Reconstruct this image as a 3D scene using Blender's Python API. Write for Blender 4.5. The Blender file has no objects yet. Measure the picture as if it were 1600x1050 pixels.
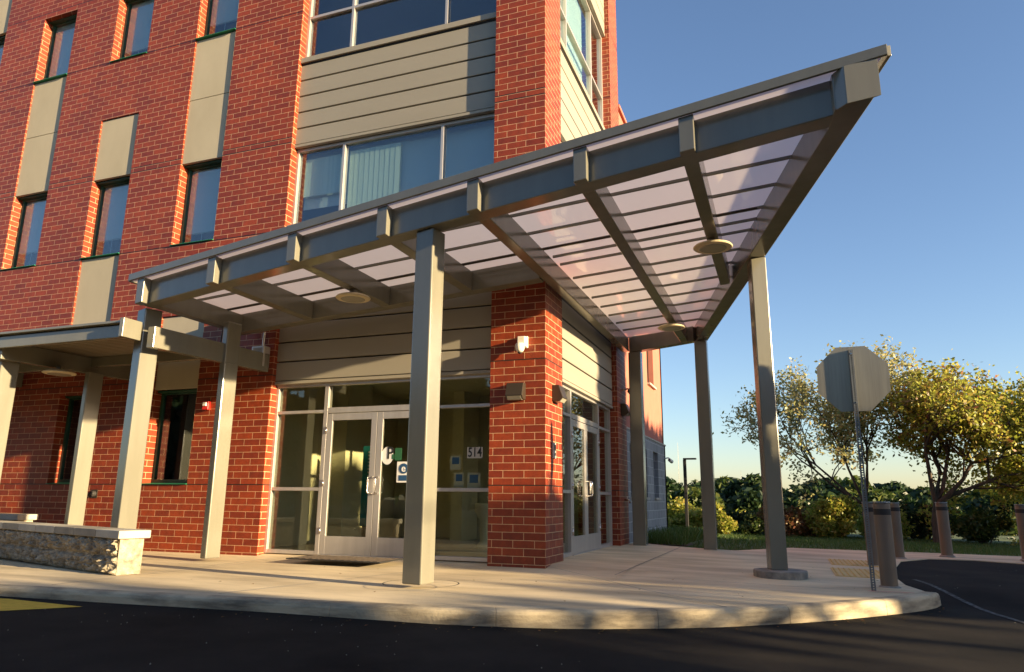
import bpy, bmesh, math, random
import numpy as np
from mathutils import Vector, Matrix
R = math.radians
random.seed(7)
SC = bpy.context.scene
COL = SC.collection

# ------------------------------------------------------------------ camera
cam = bpy.data.cameras.new('camera'); camo = bpy.data.objects.new('camera', cam); COL.objects.link(camo)
cam.sensor_fit = 'HORIZONTAL'; cam.sensor_width = 36; cam.lens = 36 * 1121.35 / 1600
cam.clip_start = .05; cam.clip_end = 6000
yaw, pitch, roll = R(20.551), R(12.830), R(0.5635)
fwd = Vector((-math.sin(yaw) * math.cos(pitch), math.cos(yaw) * math.cos(pitch), math.sin(pitch)))
rgt0 = Vector((math.cos(yaw), math.sin(yaw), 0)); up0 = rgt0.cross(fwd)
rgt = math.cos(roll) * rgt0 + math.sin(roll) * up0
upv = -math.sin(roll) * rgt0 + math.cos(roll) * up0
M = Matrix((rgt, upv, -fwd)).transposed().to_4x4(); M.translation = Vector((2.98598, -9.29118, .83373))
camo.matrix_world = M
SC.camera = camo

# ------------------------------------------------------------------ light
SUN_EL, SUN_AZ = 10.3, 10.5          # degrees above ground; degrees from +x towards -y
W = bpy.data.worlds.new('World'); SC.world = W; W.use_nodes = True
nt = W.node_tree
sky = nt.nodes.new('ShaderNodeTexSky'); sky.sky_type = 'NISHITA'; sky.sun_disc = False
sky.sun_elevation = R(SUN_EL); sky.sun_rotation = R(90 + SUN_AZ)
sky.altitude = 100; sky.air_density = 1.0; sky.dust_density = .5; sky.ozone_density = 2.3
bg = nt.nodes['Background']; bg.inputs[1].default_value = .072
tint = nt.nodes.new('ShaderNodeVectorMath'); tint.operation = 'MULTIPLY'; tint.inputs[1].default_value = (1.0, .96, 1.03)
nt.links.new(sky.outputs[0], tint.inputs[0]); nt.links.new(tint.outputs[0], bg.inputs[0])
sl = bpy.data.lights.new('sun', 'SUN'); sl.energy = 5.0; sl.angle = R(.53); sl.color = (1, .77, .46)
so = bpy.data.objects.new('sun', sl); COL.objects.link(so)
sd = Vector((math.cos(R(SUN_EL)) * math.cos(R(SUN_AZ)), -math.cos(R(SUN_EL)) * math.sin(R(SUN_AZ)), math.sin(R(SUN_EL))))
so.rotation_euler = sd.to_track_quat('Z', 'Y').to_euler()
SC.view_settings.view_transform = 'Standard'; SC.view_settings.look = 'None'
SC.view_settings.gamma = 1; SC.view_settings.exposure = 1.88
SC.cycles.max_bounces = 8; SC.cycles.transparent_max_bounces = 24

# ------------------------------------------------------------------ materials
MATS = {}
def mat(name, col=(.5, .5, .5), rough=.6, metal=0, spec=.5):
    m = bpy.data.materials.new(name); m.use_nodes = True
    b = m.node_tree.nodes['Principled BSDF']
    b.inputs['Base Color'].default_value = (*col, 1); b.inputs['Roughness'].default_value = rough
    b.inputs['Metallic'].default_value = metal; b.inputs['Specular IOR Level'].default_value = spec
    MATS[name] = m
    return m
def N(m, t, **kw):
    n = m.node_tree.nodes.new(t)
    for k, v in kw.items():
        if hasattr(n, k): setattr(n, k, v)
        else: n.inputs[k].default_value = v
    return n
def L(m, a, b): m.node_tree.links.new(a, b)
def BS(m): return m.node_tree.nodes['Principled BSDF']
def noisy(name, c1, c2, scale, rough=.7, bump=0, bscale=None, detail=6, metal=0, spec=.5, stretch=None, lo=.35, hi=.65, rvar=0, bdist=.01):
    m = mat(name, c1, rough, metal, spec)
    g = N(m, 'ShaderNodeNewGeometry'); src = g.outputs['Position']
    if stretch:
        mp = N(m, 'ShaderNodeMapping'); mp.inputs['Scale'].default_value = stretch; L(m, src, mp.inputs[0]); src = mp.outputs[0]
    n = N(m, 'ShaderNodeTexNoise', Scale=scale, Detail=detail, Roughness=.6); L(m, src, n.inputs['Vector'])
    r = N(m, 'ShaderNodeValToRGB'); e = r.color_ramp.elements
    e[0].position = lo; e[1].position = hi; e[0].color = (*c1, 1); e[1].color = (*c2, 1)
    L(m, n.outputs[0], r.inputs[0]); L(m, r.outputs[0], BS(m).inputs['Base Color'])
    if rvar:
        mr = N(m, 'ShaderNodeMapRange'); mr.inputs['To Min'].default_value = rough - rvar; mr.inputs['To Max'].default_value = rough + rvar
        L(m, n.outputs[0], mr.inputs[0]); L(m, mr.outputs[0], BS(m).inputs['Roughness'])
    if bump:
        n2 = N(m, 'ShaderNodeTexNoise', Scale=bscale or scale * 8, Detail=4); L(m, g.outputs['Position'], n2.inputs['Vector'])
        b = N(m, 'ShaderNodeBump', Strength=bump, Distance=bdist); L(m, n2.outputs[0], b.inputs['Height']); L(m, b.outputs[0], BS(m).inputs['Normal'])
    return m
def brickmat(name, c1, c2, mortar, bw, rh, ms, bias=0, rough=.55, noise=.25, joints=()):
    m = mat(name, c1, rough)
    g = N(m, 'ShaderNodeNewGeometry'); s = N(m, 'ShaderNodeSeparateXYZ'); L(m, g.outputs['Position'], s.inputs[0])
    a = N(m, 'ShaderNodeMath', operation='ADD'); L(m, s.outputs[0], a.inputs[0]); L(m, s.outputs[1], a.inputs[1])
    c = N(m, 'ShaderNodeCombineXYZ'); L(m, a.outputs[0], c.inputs[0]); L(m, s.outputs[2], c.inputs[1])
    b = N(m, 'ShaderNodeTexBrick', Scale=1.0); b.offset = .5
    b.inputs['Brick Width'].default_value = bw; b.inputs['Row Height'].default_value = rh
    b.inputs['Mortar Size'].default_value = ms; b.inputs['Mortar Smooth'].default_value = .15; b.inputs['Bias'].default_value = bias
    b.inputs['Color1'].default_value = (*c1, 1); b.inputs['Color2'].default_value = (*c2, 1); b.inputs['Mortar'].default_value = (*mortar, 1)
    L(m, c.outputs[0], b.inputs['Vector'])
    n = N(m, 'ShaderNodeTexNoise', Scale=9.0, Detail=8, Roughness=.7); L(m, g.outputs['Position'], n.inputs['Vector'])
    last = None                                   # level joints in the brickwork, recess shadow painted into the colour
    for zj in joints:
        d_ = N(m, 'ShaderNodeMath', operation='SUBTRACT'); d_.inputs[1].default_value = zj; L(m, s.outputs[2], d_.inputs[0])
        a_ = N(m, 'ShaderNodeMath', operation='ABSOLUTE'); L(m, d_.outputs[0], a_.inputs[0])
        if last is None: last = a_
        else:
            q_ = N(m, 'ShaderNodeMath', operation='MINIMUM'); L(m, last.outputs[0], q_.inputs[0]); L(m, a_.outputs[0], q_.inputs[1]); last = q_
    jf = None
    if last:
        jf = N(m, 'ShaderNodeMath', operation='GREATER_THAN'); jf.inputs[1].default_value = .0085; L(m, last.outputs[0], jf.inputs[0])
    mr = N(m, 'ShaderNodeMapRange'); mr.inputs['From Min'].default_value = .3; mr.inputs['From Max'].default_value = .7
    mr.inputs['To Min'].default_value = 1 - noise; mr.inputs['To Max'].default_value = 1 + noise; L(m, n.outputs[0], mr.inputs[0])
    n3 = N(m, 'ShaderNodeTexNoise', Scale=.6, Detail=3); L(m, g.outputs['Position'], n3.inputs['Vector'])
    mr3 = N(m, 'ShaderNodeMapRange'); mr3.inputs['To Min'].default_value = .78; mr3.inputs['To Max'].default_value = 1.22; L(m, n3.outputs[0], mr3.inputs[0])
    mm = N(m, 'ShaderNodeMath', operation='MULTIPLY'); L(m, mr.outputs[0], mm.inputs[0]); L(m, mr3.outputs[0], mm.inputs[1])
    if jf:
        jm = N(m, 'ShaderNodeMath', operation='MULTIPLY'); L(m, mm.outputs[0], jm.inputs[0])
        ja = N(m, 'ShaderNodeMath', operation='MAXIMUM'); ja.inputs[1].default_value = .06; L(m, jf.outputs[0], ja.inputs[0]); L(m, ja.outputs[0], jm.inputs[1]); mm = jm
    mx = N(m, 'ShaderNodeVectorMath', operation='SCALE'); L(m, b.outputs['Color'], mx.inputs[0]); L(m, mm.outputs[0], mx.inputs['Scale'])
    L(m, mx.outputs[0], BS(m).inputs['Base Color'])
    n2 = N(m, 'ShaderNodeTexNoise', Scale=60.0, Detail=3); L(m, g.outputs['Position'], n2.inputs['Vector'])
    s1 = N(m, 'ShaderNodeMath', operation='MULTIPLY'); s1.inputs[1].default_value = -1.0; L(m, b.outputs['Fac'], s1.inputs[0])
    s2 = N(m, 'ShaderNodeMath', operation='MULTIPLY_ADD'); s2.inputs[1].default_value = .25; L(m, n2.outputs[0], s2.inputs[0]); L(m, s1.outputs[0], s2.inputs[2])
    bp = N(m, 'ShaderNodeBump', Strength=.5, Distance=.006); L(m, s2.outputs[0], bp.inputs['Height']); L(m, bp.outputs[0], BS(m).inputs['Normal'])
    return m
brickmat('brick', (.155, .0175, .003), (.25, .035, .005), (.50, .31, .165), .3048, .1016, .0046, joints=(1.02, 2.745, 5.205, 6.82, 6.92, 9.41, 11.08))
brickmat('cmu', (.20, .20, .20), (.26, .26, .255), (.42, .42, .40), .406, .203, .008, rough=.8, noise=.1)
noisy('paint', (.155, .147, .112), (.175, .166, .127), 1.5, rough=.19, bump=.03, bscale=14, rvar=.06, stretch=(3, 3, .4), spec=.75)
noisy('siding', (.255, .232, .183), (.275, .25, .198), .9, rough=.5, stretch=(.3, .3, 2), bump=.02, bscale=4)
noisy('panel', (.38, .332, .235), (.43, .378, .272), 1.2, rough=.8, bump=.08, bscale=70, stretch=(1, 1, .5))
noisy('aluminium', (.46, .43, .40), (.52, .49, .455), 2, rough=.38, metal=.55, stretch=(5, 5, .5))
mat('steel', (.62, .6, .58), .18, 1)
mat('green_metal', (.015, .20, .09), .4)
mat('green_frame', (.012, .06, .035), .4)
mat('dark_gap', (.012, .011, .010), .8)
mat('flashing', (.10, .10, .10), .5)
mat('bronze', (.045, .034, .024), .38, .3)
mat('white_plastic', (.72, .68, .58), .4)
mat('lamp_shell', (.55, .47, .30), .45)
mat('lamp_lens', (.33, .31, .24), .25)
mat('black_rubber', (.02, .018, .016), .7)
mat('red_plastic', (.55, .02, .015), .35)
mat('white_paper', (.75, .74, .70), .6)
mat('grey_plate', (.42, .40, .36), .6)
mat('blue_ink', (.02, .07, .16), .5)
mat('green_ink', (.02, .10, .04), .5)
mat('black_ink', (.012, .012, .012), .6)
noisy('concrete', (.36, .285, .175), (.70, .57, .36), .9, rough=.8, bump=.3, bscale=55, detail=12, stretch=(.55, 1.8, 1), lo=.3, hi=.62)
noisy('kerb_concrete', (.10, .08, .055), (.52, .43, .28), 1.9, rough=.85, bump=.4, bscale=45, detail=12, lo=.28, hi=.6, stretch=(1, 1, 5))
noisy('pad_concrete', (.16, .145, .12), (.30, .27, .22), 8, rough=.9, bump=.8, bscale=30)
noisy('asphalt', (.005, .0047, .0045), (.030, .025, .020), .9, rough=.95, spec=.12, bump=.55, bscale=160, detail=10, lo=.3, hi=.75, bdist=.006)
noisy('yellow_paint', (.55, .34, .02), (.72, .46, .04), 14, rough=.7, lo=.3, hi=.6)
noisy('faded_line', (.012, .012, .012), (.10, .10, .095), 22, rough=.8, lo=.45, hi=.6)
noisy('tactile', (.52, .33, .09), (.62, .41, .13), 10, rough=.6)
noisy('rock_block', (.20, .17, .12), (.46, .40, .29), 11, rough=.9, bump=1.0, bscale=26, bdist=.03)
noisy('cap_block', (.34, .315, .26), (.44, .41, .33), 3, rough=.85, bump=.3, bscale=60)
noisy('cap_block_dark', (.20, .18, .145), (.27, .245, .19), 5, rough=.85, bump=.3, bscale=60)
noisy('stucco', (.38, .125, .085), (.41, .14, .095), 3, rough=.9, bump=.15, bscale=90)
noisy('grass_ground', (.045, .075, .012), (.07, .10, .02), 4, rough=.95, bump=.6, bscale=60)
noisy('soil', (.05, .035, .02), (.07, .05, .03), 3, rough=.95)
noisy('hill_woods', (.022, .04, .022), (.055, .075, .035), .05, rough=1, detail=10, lo=.4, hi=.6)
noisy('bark', (.045, .032, .022), (.09, .065, .045), 14, rough=.9, bump=.6, bscale=30, stretch=(1, 1, .3))
noisy('bollard_cover', (.15, .112, .078), (.175, .13, .09), 3, rough=.5)
noisy('interior_wall', (.50, .46, .34), (.55, .50, .38), 1, rough=.8)
mat('interior_floor', (.28, .25, .19), .3)
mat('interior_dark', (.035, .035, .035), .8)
mat('interior_cream', (.60, .55, .40), .7)
mat('blind', (.40, .49, .48), .8)
noisy('vertical_blind', (.46, .56, .46), (.52, .62, .50), 1.0, rough=.8, stretch=(7, 7, 0.01), lo=.45, hi=.55)
mat('teal_paper', (.02, .22, .25), .5)
mat('mulch', (.05, .022, .015), .95)
noisy('galvanised', (.16, .17, .17), (.22, .23, .225), 9, rough=.42, metal=.6)
noisy('sign_back', (.36, .33, .26), (.42, .385, .30), 3, rough=.33, metal=.75, stretch=(14, 14, .6), rvar=.06)
noisy('soffit_metal', (.20, .17, .12), (.24, .205, .15), 1, rough=.5, stretch=(1, 20, 1))
def schlick(t, r0):      # same reflectance from both faces of a thin sheet
    lw = t.nodes.new('ShaderNodeLayerWeight'); lw.inputs[0].default_value = .5
    p = t.nodes.new('ShaderNodeMath'); p.operation = 'POWER'; p.inputs[1].default_value = 5; t.links.new(lw.outputs['Facing'], p.inputs[0])
    m_ = t.nodes.new('ShaderNodeMath'); m_.operation = 'MULTIPLY_ADD'; m_.inputs[1].default_value = 1 - r0; m_.inputs[2].default_value = r0; t.links.new(p.outputs[0], m_.inputs[0])
    return m_
# glass: clear sheet that mirrors more at a glance
def glassmat(name, tint, ior, rough=.0, wav=0):
    m = bpy.data.materials.new(name); m.use_nodes = True; t = m.node_tree; t.nodes.clear()
    o = t.nodes.new('ShaderNodeOutputMaterial'); tr = t.nodes.new('ShaderNodeBsdfTransparent'); gl = t.nodes.new('ShaderNodeBsdfGlossy')
    tr.inputs[0].default_value = (*tint, 1); gl.inputs['Roughness'].default_value = rough; gl.inputs[0].default_value = (.95, .97, 1, 1)
    f = schlick(t, ior); mx = t.nodes.new('ShaderNodeMixShader')
    t.links.new(f.outputs[0], mx.inputs[0]); t.links.new(tr.outputs[0], mx.inputs[1]); t.links.new(gl.outputs[0], mx.inputs[2]); t.links.new(mx.outputs[0], o.inputs[0])
    if wav:
        g = t.nodes.new('ShaderNodeNewGeometry'); n = t.nodes.new('ShaderNodeTexNoise'); n.inputs['Scale'].default_value = 1.2; n.inputs['Detail'].default_value = 1
        b = t.nodes.new('ShaderNodeBump'); b.inputs['Strength'].default_value = wav; b.inputs['Distance'].default_value = .02
        t.links.new(g.outputs['Position'], n.inputs['Vector']); t.links.new(n.outputs[0], b.inputs['Height'])
        t.links.new(b.outputs[0], gl.inputs['Normal'])
    MATS[name] = m
glassmat('door_glass', (.88, .90, .82), .055, 0, .03)
glassmat('window_glass', (.86, .92, .94), .09, 0, .04)
def polymat():
    m = bpy.data.materials.new('polycarbonate'); m.use_nodes = True; t = m.node_tree; t.nodes.clear()
    o = t.nodes.new('ShaderNodeOutputMaterial'); d = t.nodes.new('ShaderNodeBsdfTranslucent'); d.inputs[0].default_value = (.74, .65, .61, 1)
    df = t.nodes.new('ShaderNodeBsdfDiffuse'); df.inputs[0].default_value = (.42, .37, .37, 1)
    gl = t.nodes.new('ShaderNodeBsdfGlossy'); gl.inputs['Roughness'].default_value = .02
    f = schlick(t, .07)
    a = t.nodes.new('ShaderNodeMixShader'); a.inputs[0].default_value = .12
    b = t.nodes.new('ShaderNodeMixShader')
    g = t.nodes.new('ShaderNodeNewGeometry'); n = t.nodes.new('ShaderNodeTexNoise'); n.inputs['Scale'].default_value = 1.4; n.inputs['Detail'].default_value = 1.5
    bp = t.nodes.new('ShaderNodeBump'); bp.inputs['Strength'].default_value = .35; bp.inputs['Distance'].default_value = .06
    t.links.new(g.outputs['Position'], n.inputs['Vector']); t.links.new(n.outputs[0], bp.inputs['Height']); t.links.new(bp.outputs[0], gl.inputs['Normal'])
    t.links.new(d.outputs[0], a.inputs[1]); t.links.new(df.outputs[0], a.inputs[2]); t.links.new(f.outputs[0], b.inputs[0])
    t.links.new(a.outputs[0], b.inputs[1]); t.links.new(gl.outputs[0], b.inputs[2]); t.links.new(b.outputs[0], o.inputs[0])
    MATS['polycarbonate'] = m
polymat()
def leafmat(name, c1, c2, c3, tr=.35):
    m = bpy.data.materials.new(name); m.use_nodes = True; t = m.node_tree; t.nodes.clear()
    o = t.nodes.new('ShaderNodeOutputMaterial'); g = t.nodes.new('ShaderNodeNewGeometry')
    r = t.nodes.new('ShaderNodeValToRGB'); e = r.color_ramp.elements; e[0].color = (*c1, 1); e[1].color = (*c3, 1)
    e2 = r.color_ramp.elements.new(.6); e2.color = (*c2, 1)
    d = t.nodes.new('ShaderNodeBsdfDiffuse'); l = t.nodes.new('ShaderNodeBsdfTranslucent'); mx = t.nodes.new('ShaderNodeMixShader'); mx.inputs[0].default_value = tr
    gl = t.nodes.new('ShaderNodeBsdfGlossy'); gl.inputs['Roughness'].default_value = .45; m2 = t.nodes.new('ShaderNodeMixShader'); m2.inputs[0].default_value = .03
    t.links.new(g.outputs['Random Per Island'], r.inputs[0])
    for x in (d, l): t.links.new(r.outputs[0], x.inputs[0])
    t.links.new(d.outputs[0], mx.inputs[1]); t.links.new(l.outputs[0], mx.inputs[2]); t.links.new(mx.outputs[0], m2.inputs[1]); t.links.new(gl.outputs[0], m2.inputs[2]); t.links.new(m2.outputs[0], o.inputs[0])
    MATS[name] = m
leafmat('leaf_yellow_green', (.20, .24, .03), (.42, .42, .065), (.52, .38, .09), .5)
leafmat('leaf_pale', (.22, .24, .09), (.44, .42, .16), (.52, .40, .17), .5)
leafmat('leaf_green', (.03, .06, .012), (.07, .10, .02), (.12, .13, .03))
leafmat('leaf_dark', (.012, .03, .010), (.025, .05, .015), (.05, .07, .02))
leafmat('leaf_bush', (.15, .20, .025), (.38, .40, .06), (.44, .32, .08), .5)
leafmat('leaf_russet', (.10, .08, .02), (.20, .11, .04), (.26, .09, .04))
leafmat('grass_blade', (.05, .10, .012), (.08, .14, .02), (.12, .15, .04))

# ------------------------------------------------------------------ mesh helpers
class MB:
    def __init__(s): s.v = []; s.f = []; s.m = []
    def add(s, vs, fs, mi=0):
        o = len(s.v); s.v += [tuple(p) for p in vs]; s.f += [tuple(i + o for i in f) for f in fs]; s.m += [mi] * len(fs); return s
    def box(s, x0, x1, y0, y1, z0, z1, mi=0):
        return s.prism([(x0, y0), (x1, y0), (x1, y1), (x0, y1)], z0, z1, mi)
    def prism(s, poly, z0, z1, mi=0):     # z0/z1 numbers or functions of (x, y)
        f0 = z0 if callable(z0) else (lambda x, y: z0); f1 = z1 if callable(z1) else (lambda x, y: z1)
        n = len(poly); vs = [(x, y, f0(x, y)) for x, y in poly] + [(x, y, f1(x, y)) for x, y in poly]
        fs = [tuple(range(n - 1, -1, -1)), tuple(range(n, 2 * n))] + [(i, (i + 1) % n, n + (i + 1) % n, n + i) for i in range(n)]
        return s.add(vs, fs, mi)
    def obox(s, c, ux, uy, uz, hx, hy, hz, mi=0):   # oriented box
        c = Vector(c); ux = Vector(ux).normalized() * hx; uy = Vector(uy).normalized() * hy; uz = Vector(uz).normalized() * hz
        vs = [c + a * ux + b * uy + d * uz for d in (-1, 1) for a, b in ((-1, -1), (1, -1), (1, 1), (-1, 1))]
        return s.add(vs, [(3, 2, 1, 0), (4, 5, 6, 7), (0, 1, 5, 4), (1, 2, 6, 5), (2, 3, 7, 6), (3, 0, 4, 7)], mi)
    def tube(s, pts, rads, n=8, cap=True, mi=0):
        pts = [Vector(p) for p in pts]; rads = [float(r) for r in rads]; rings = []
        for i, p in enumerate(pts):
            d = (pts[min(i + 1, len(pts) - 1)] - pts[max(i - 1, 0)]).normalized()
            a = d.cross(Vector((0, 0, 1)) if abs(d.z) < .9 else Vector((1, 0, 0))).normalized(); b = d.cross(a)
            rings.append([p + rads[i] * (math.cos(2 * math.pi * k / n) * a + math.sin(2 * math.pi * k / n) * b) for k in range(n)])
        vs = [q for r in rings for q in r]; fs = []
        for i in range(len(rings) - 1):
            for k in range(n): fs.append((i * n + k, i * n + (k + 1) % n, (i + 1) * n + (k + 1) % n, (i + 1) * n + k))
        if cap: fs += [tuple(range(n - 1, -1, -1)), tuple((len(rings) - 1) * n + k for k in range(n))]
        return s.add(vs, fs, mi)
    def lathe(s, c, prof, n=28, mi=0):
        vs = [(c[0] + r * math.cos(2 * math.pi * k / n), c[1] + r * math.sin(2 * math.pi * k / n), c[2] + z) for r, z in prof for k in range(n)]
        fs = [(i * n + k, i * n + (k + 1) % n, (i + 1) * n + (k + 1) % n, (i + 1) * n + k) for i in range(len(prof) - 1) for k in range(n)]
        fs += [tuple(range(n - 1, -1, -1)), tuple((len(prof) - 1) * n + k for k in range(n))]
        return s.add(vs, fs, mi)
    def build(s, name, mats, parent=None, bevel=0, smooth=False):
        me = bpy.data.meshes.new(name); me.from_pydata(s.v, [], s.f)
        if isinstance(mats, str): mats = [mats]
        for k in mats: me.materials.append(MATS[k])
        me.polygons.foreach_set('material_index', s.m)
        bm = bmesh.new(); bm.from_mesh(me); bmesh.ops.recalc_face_normals(bm, faces=bm.faces); bm.to_mesh(me); bm.free()
        if smooth: me.polygons.foreach_set('use_smooth', [True] * len(me.polygons))
        me.update()
        o = bpy.data.objects.new(name, me); COL.objects.link(o)
        if parent: o.parent = parent; o.matrix_parent_inverse = Matrix.Translation(-parent.location)if parent.type == 'EMPTY' else Matrix()
        if bevel:
            b = o.modifiers.new('bevel', 'BEVEL'); b.width = bevel; b.segments = 2; b.limit_method = 'ANGLE'; b.angle_limit = R(40)
            b.harden_normals = False
        return o
def wmesh(o_world_parent): pass
def tag(o, label, cat, group=None):
    o['label'] = label; o['category'] = cat
    if group: o['group'] = group
    return o
def struct(o, k='structure'): o['kind'] = k; return o
def thing(name, label, cat, loc=(0, 0, 0), group=None, rz=0):
    o = bpy.data.objects.new(name, None); COL.objects.link(o); o.location = loc; o.rotation_euler = (0, 0, rz); o.empty_display_size = .3
    return tag(o, label, cat, group)
def part(mb, name, mats, parent, bevel=0, smooth=False, local=False, label=None):
    # mesh coordinates are world coordinates unless local
    o = mb.build(name, mats, None, bevel, smooth); o.parent = parent
    if not local:
        p = parent
        off = Vector((0, 0, 0))
        while p: off += p.location; p = p.parent
        o.data.transform(Matrix.Translation(-off))
    if label: o['label'] = label
    return o
def copy_tree(o, parent=None):
    c = o.copy(); COL.objects.link(c); c.parent = parent
    for ch in list(o.children): copy_tree(ch, c)
    return c
def text_mesh(body, size, name, m, parent, mtx, depth=.001):
    cu = bpy.data.curves.new(name, 'FONT'); cu.body = body; cu.size = size; cu.extrude = depth; cu.align_x = 'CENTER'; cu.align_y = 'CENTER'; cu.offset = size * .012
    to = bpy.data.objects.new(name, cu); COL.objects.link(to); bpy.context.view_layer.update()
    me = bpy.data.meshes.new_from_object(to.evaluated_get(bpy.context.evaluated_depsgraph_get())); bpy.data.objects.remove(to)
    me.materials.clear(); me.materials.append(MATS[m]); me.transform(mtx)
    o = bpy.data.objects.new(name, me); COL.objects.link(o); o.parent = parent
    off = Vector((0, 0, 0)); p = parent
    while p: off += p.location; p = p.parent
    me.transform(Matrix.Translation(-off)); return o
FRONT = Matrix.Rotation(R(90), 4, 'X')      # text facing -y

# ------------------------------------------------------------------ ground
def gz(x, y): return -.017 * max(0, x)
def sm(a, b, t): t = min(1, max(0, (t - a) / (b - a))); return t * t * (3 - 2 * t)
def roadz(x, y):
    b = float(np.interp(x, [-30, -5, -1, .2, 1.4, 3, 4.4], [-.07, -.075, -.09, -.11, -.155, -.19, -.21]))
    return b + (-b - .017 * min(max(x, 0), 8) - .012) * sm(-.7, 1.0, y) * sm(1, 3, x)
def midy(x): return float(np.interp(x, [-60, 3, 5.2, 7, 12, 30, 400], [4.8, 4.9, 6.1, 6.2, 5.1, .75, -5]))
def roadmesh(x, y): return roadz(x, y) - (0 if y < midy(x) and y < 9 else 1.2)
g = MB(); xs = [-400, -150, -60, -30] + list(np.linspace(-20, 16, 73)) + [22, 30, 60, 150, 400]; ys = [-400, -150, -60, -30] + list(np.linspace(-14, 9, 93)) + [9.5]
g.add([(x, y, roadmesh(x, y)) for y in ys for x in xs], [(j * len(xs) + i, j * len(xs) + i + 1, (j + 1) * len(xs) + i + 1, (j + 1) * len(xs) + i) for j in range(len(ys) - 1) for i in range(len(xs) - 1)])
struct(g.build('road', 'asphalt'))
def lawnz(x, y):
    return -.03 - .017 * max(0, min(x, 12)) - .16 * sm(7, 16, y) - 9 * sm(24, 80, y) - 30 * sm(80, 400, y) + 55 * sm(400, 1100, y)
g = MB(); xs = [-900, -300, -120] + list(np.linspace(-40, 60, 51)) + [90, 200, 500, 1500]; ys = [-40, -20, -8, -3, 0, 2, 3.5, 4.6, 5.0, 5.5, 6, 6.5, 7, 7.5, 8.5, 9.5, 10, 12, 14, 17, 20, 23, 26, 30, 36, 44, 55, 70, 90, 130, 200, 300, 400, 600, 900, 1500, 3000]
def lz(x, y):
    z = lawnz(x, y)
    return z if y > midy(x) + .25 else z - 1.0
g.add([(x, y, lz(x, y)) for y in ys for x in xs], [(j * len(xs) + i, j * len(xs) + i + 1, (j + 1) * len(xs) + i + 1, (j + 1) * len(xs) + i) for j in range(len(ys) - 1) for i in range(len(xs) - 1)])
struct(g.build('terrain', 'grass_ground', smooth=True))
# pavement: outline then kerb
kerb_pts = [(-60, -5.2), (-20, -4.9), (-8, -4.62), (-3.92, -4.40), (-1.2, -4.14), (.17, -3.97), (.80, -3.76), (1.42, -3.45), (2.29, -2.87), (2.85, -2.35), (3.31, -1.88), (3.92, -1.14), (4.28, -.62), (4.42, -.34)]
def smooth_line(p, n=4):
    out = []
    for i in range(len(p) - 1):
        a = Vector((*p[max(i - 1, 0)], 0)); b = Vector((*p[i], 0)); c = Vector((*p[i + 1], 0)); d = Vector((*p[min(i + 2, len(p) - 1)], 0))
        for k in range(n):
            t = k / n; q = .5 * ((2 * b) + (-a + c) * t + (2 * a - 5 * b + 4 * c - d) * t * t + (-a + 3 * b - 3 * c + d) * t ** 3); out.append((q.x, q.y))
    out.append(p[-1]); return out
kl = [(-60, -5.2), (-20, -4.9)] + smooth_line(kerb_pts[2:], 5)
ramp = [(4.30, -.28), (4.19, .3), (4.20, 1.1), (4.38, 2.72), (4.66, 4.3), (5.2, 5.25), (5.9, 5.45), (6.6, 5.15), (8, 4.5), (12, 3.2), (30, -1)]
far = [(30, 2.5), (12, 7.0), (7.09, 7.3), (5.2, 7.0), (3.76, 6.7), (3.0, 6.6), (2.45, 5.6), (2.05, 4.93), (1.7, 4.98), (.9, 5.3), (.2, 5.75), (-.2, 5.9), (-.2, .3), (-60, .3)]
def inset(line, d):
    out = []
    for i, (x, y) in enumerate(line):
        a = Vector(line[max(i - 1, 0)]); b = Vector(line[min(i + 1, len(line) - 1)]); t = (b - a).normalized(); out.append((x - t.y * d, y + t.x * d))
    return out
kin = inset(kl, .16)
sw = MB(); poly = kin + ramp + far
n = len(poly)
from mathutils.geometry import tessellate_polygon
tf = [tuple(t) for t in tessellate_polygon([[Vector((x, y, 0)) for x, y in poly]])]
sw.add([(x, y, gz(x, y)) for x, y in poly], tf); sw.add([(x, y, gz(x, y)) for x, y in poly] + [(x, y, -.5) for x, y in poly], [(i, (i + 1) % n, n + (i + 1) % n, n + i) for i in range(n)])
pav = struct(sw.build('pavement', 'concrete'))
# kerb stone with rounded nose, cut into lengths
def kerb_piece(a, b):
    k = MB(); prof = [(.158, 0.0), (.035, .001), (.012, -.010), (.002, -.035), (-.012, -.30), (.158, -.30)]
    seg = kl[a:b + 1]; rings = []
    for i in range(a, b + 1):
        p = Vector(kl[max(i - 1, 0)]); q = Vector(kl[min(i + 1, len(kl) - 1)]); t = (q - p).normalized(); x, y = kl[i]
        sh = .004 if i in (a, b) else 0
        drop = 0
        rings.append([(x - t.y * d, y + t.x * d, gz(x, y) + h + .003 - drop) for d, h in prof])
    vs = [v for r in rings for v in r]; m = len(prof); fs = []
    for i in range(len(rings) - 1):
        for j in range(m): fs.append((i * m + j, i * m + (j + 1) % m, (i + 1) * m + (j + 1) % m, (i + 1) * m + j))
    fs += [tuple(range(m)), tuple((len(rings) - 1) * m + j for j in range(m))]
    k.add(vs, fs); return k
kb = MB(); cuts = [0, 2, 8, 14, 22, 30, 38, 46, 54, len(kl) - 1]
for a, b in zip(cuts[:-1], cuts[1:]):
    if a < b <= len(kl) - 1:
        p = kerb_piece(a, b); kb.add(p.v, p.f)
struct(kb.build('kerb', 'kerb_concrete', bevel=.006))
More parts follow.
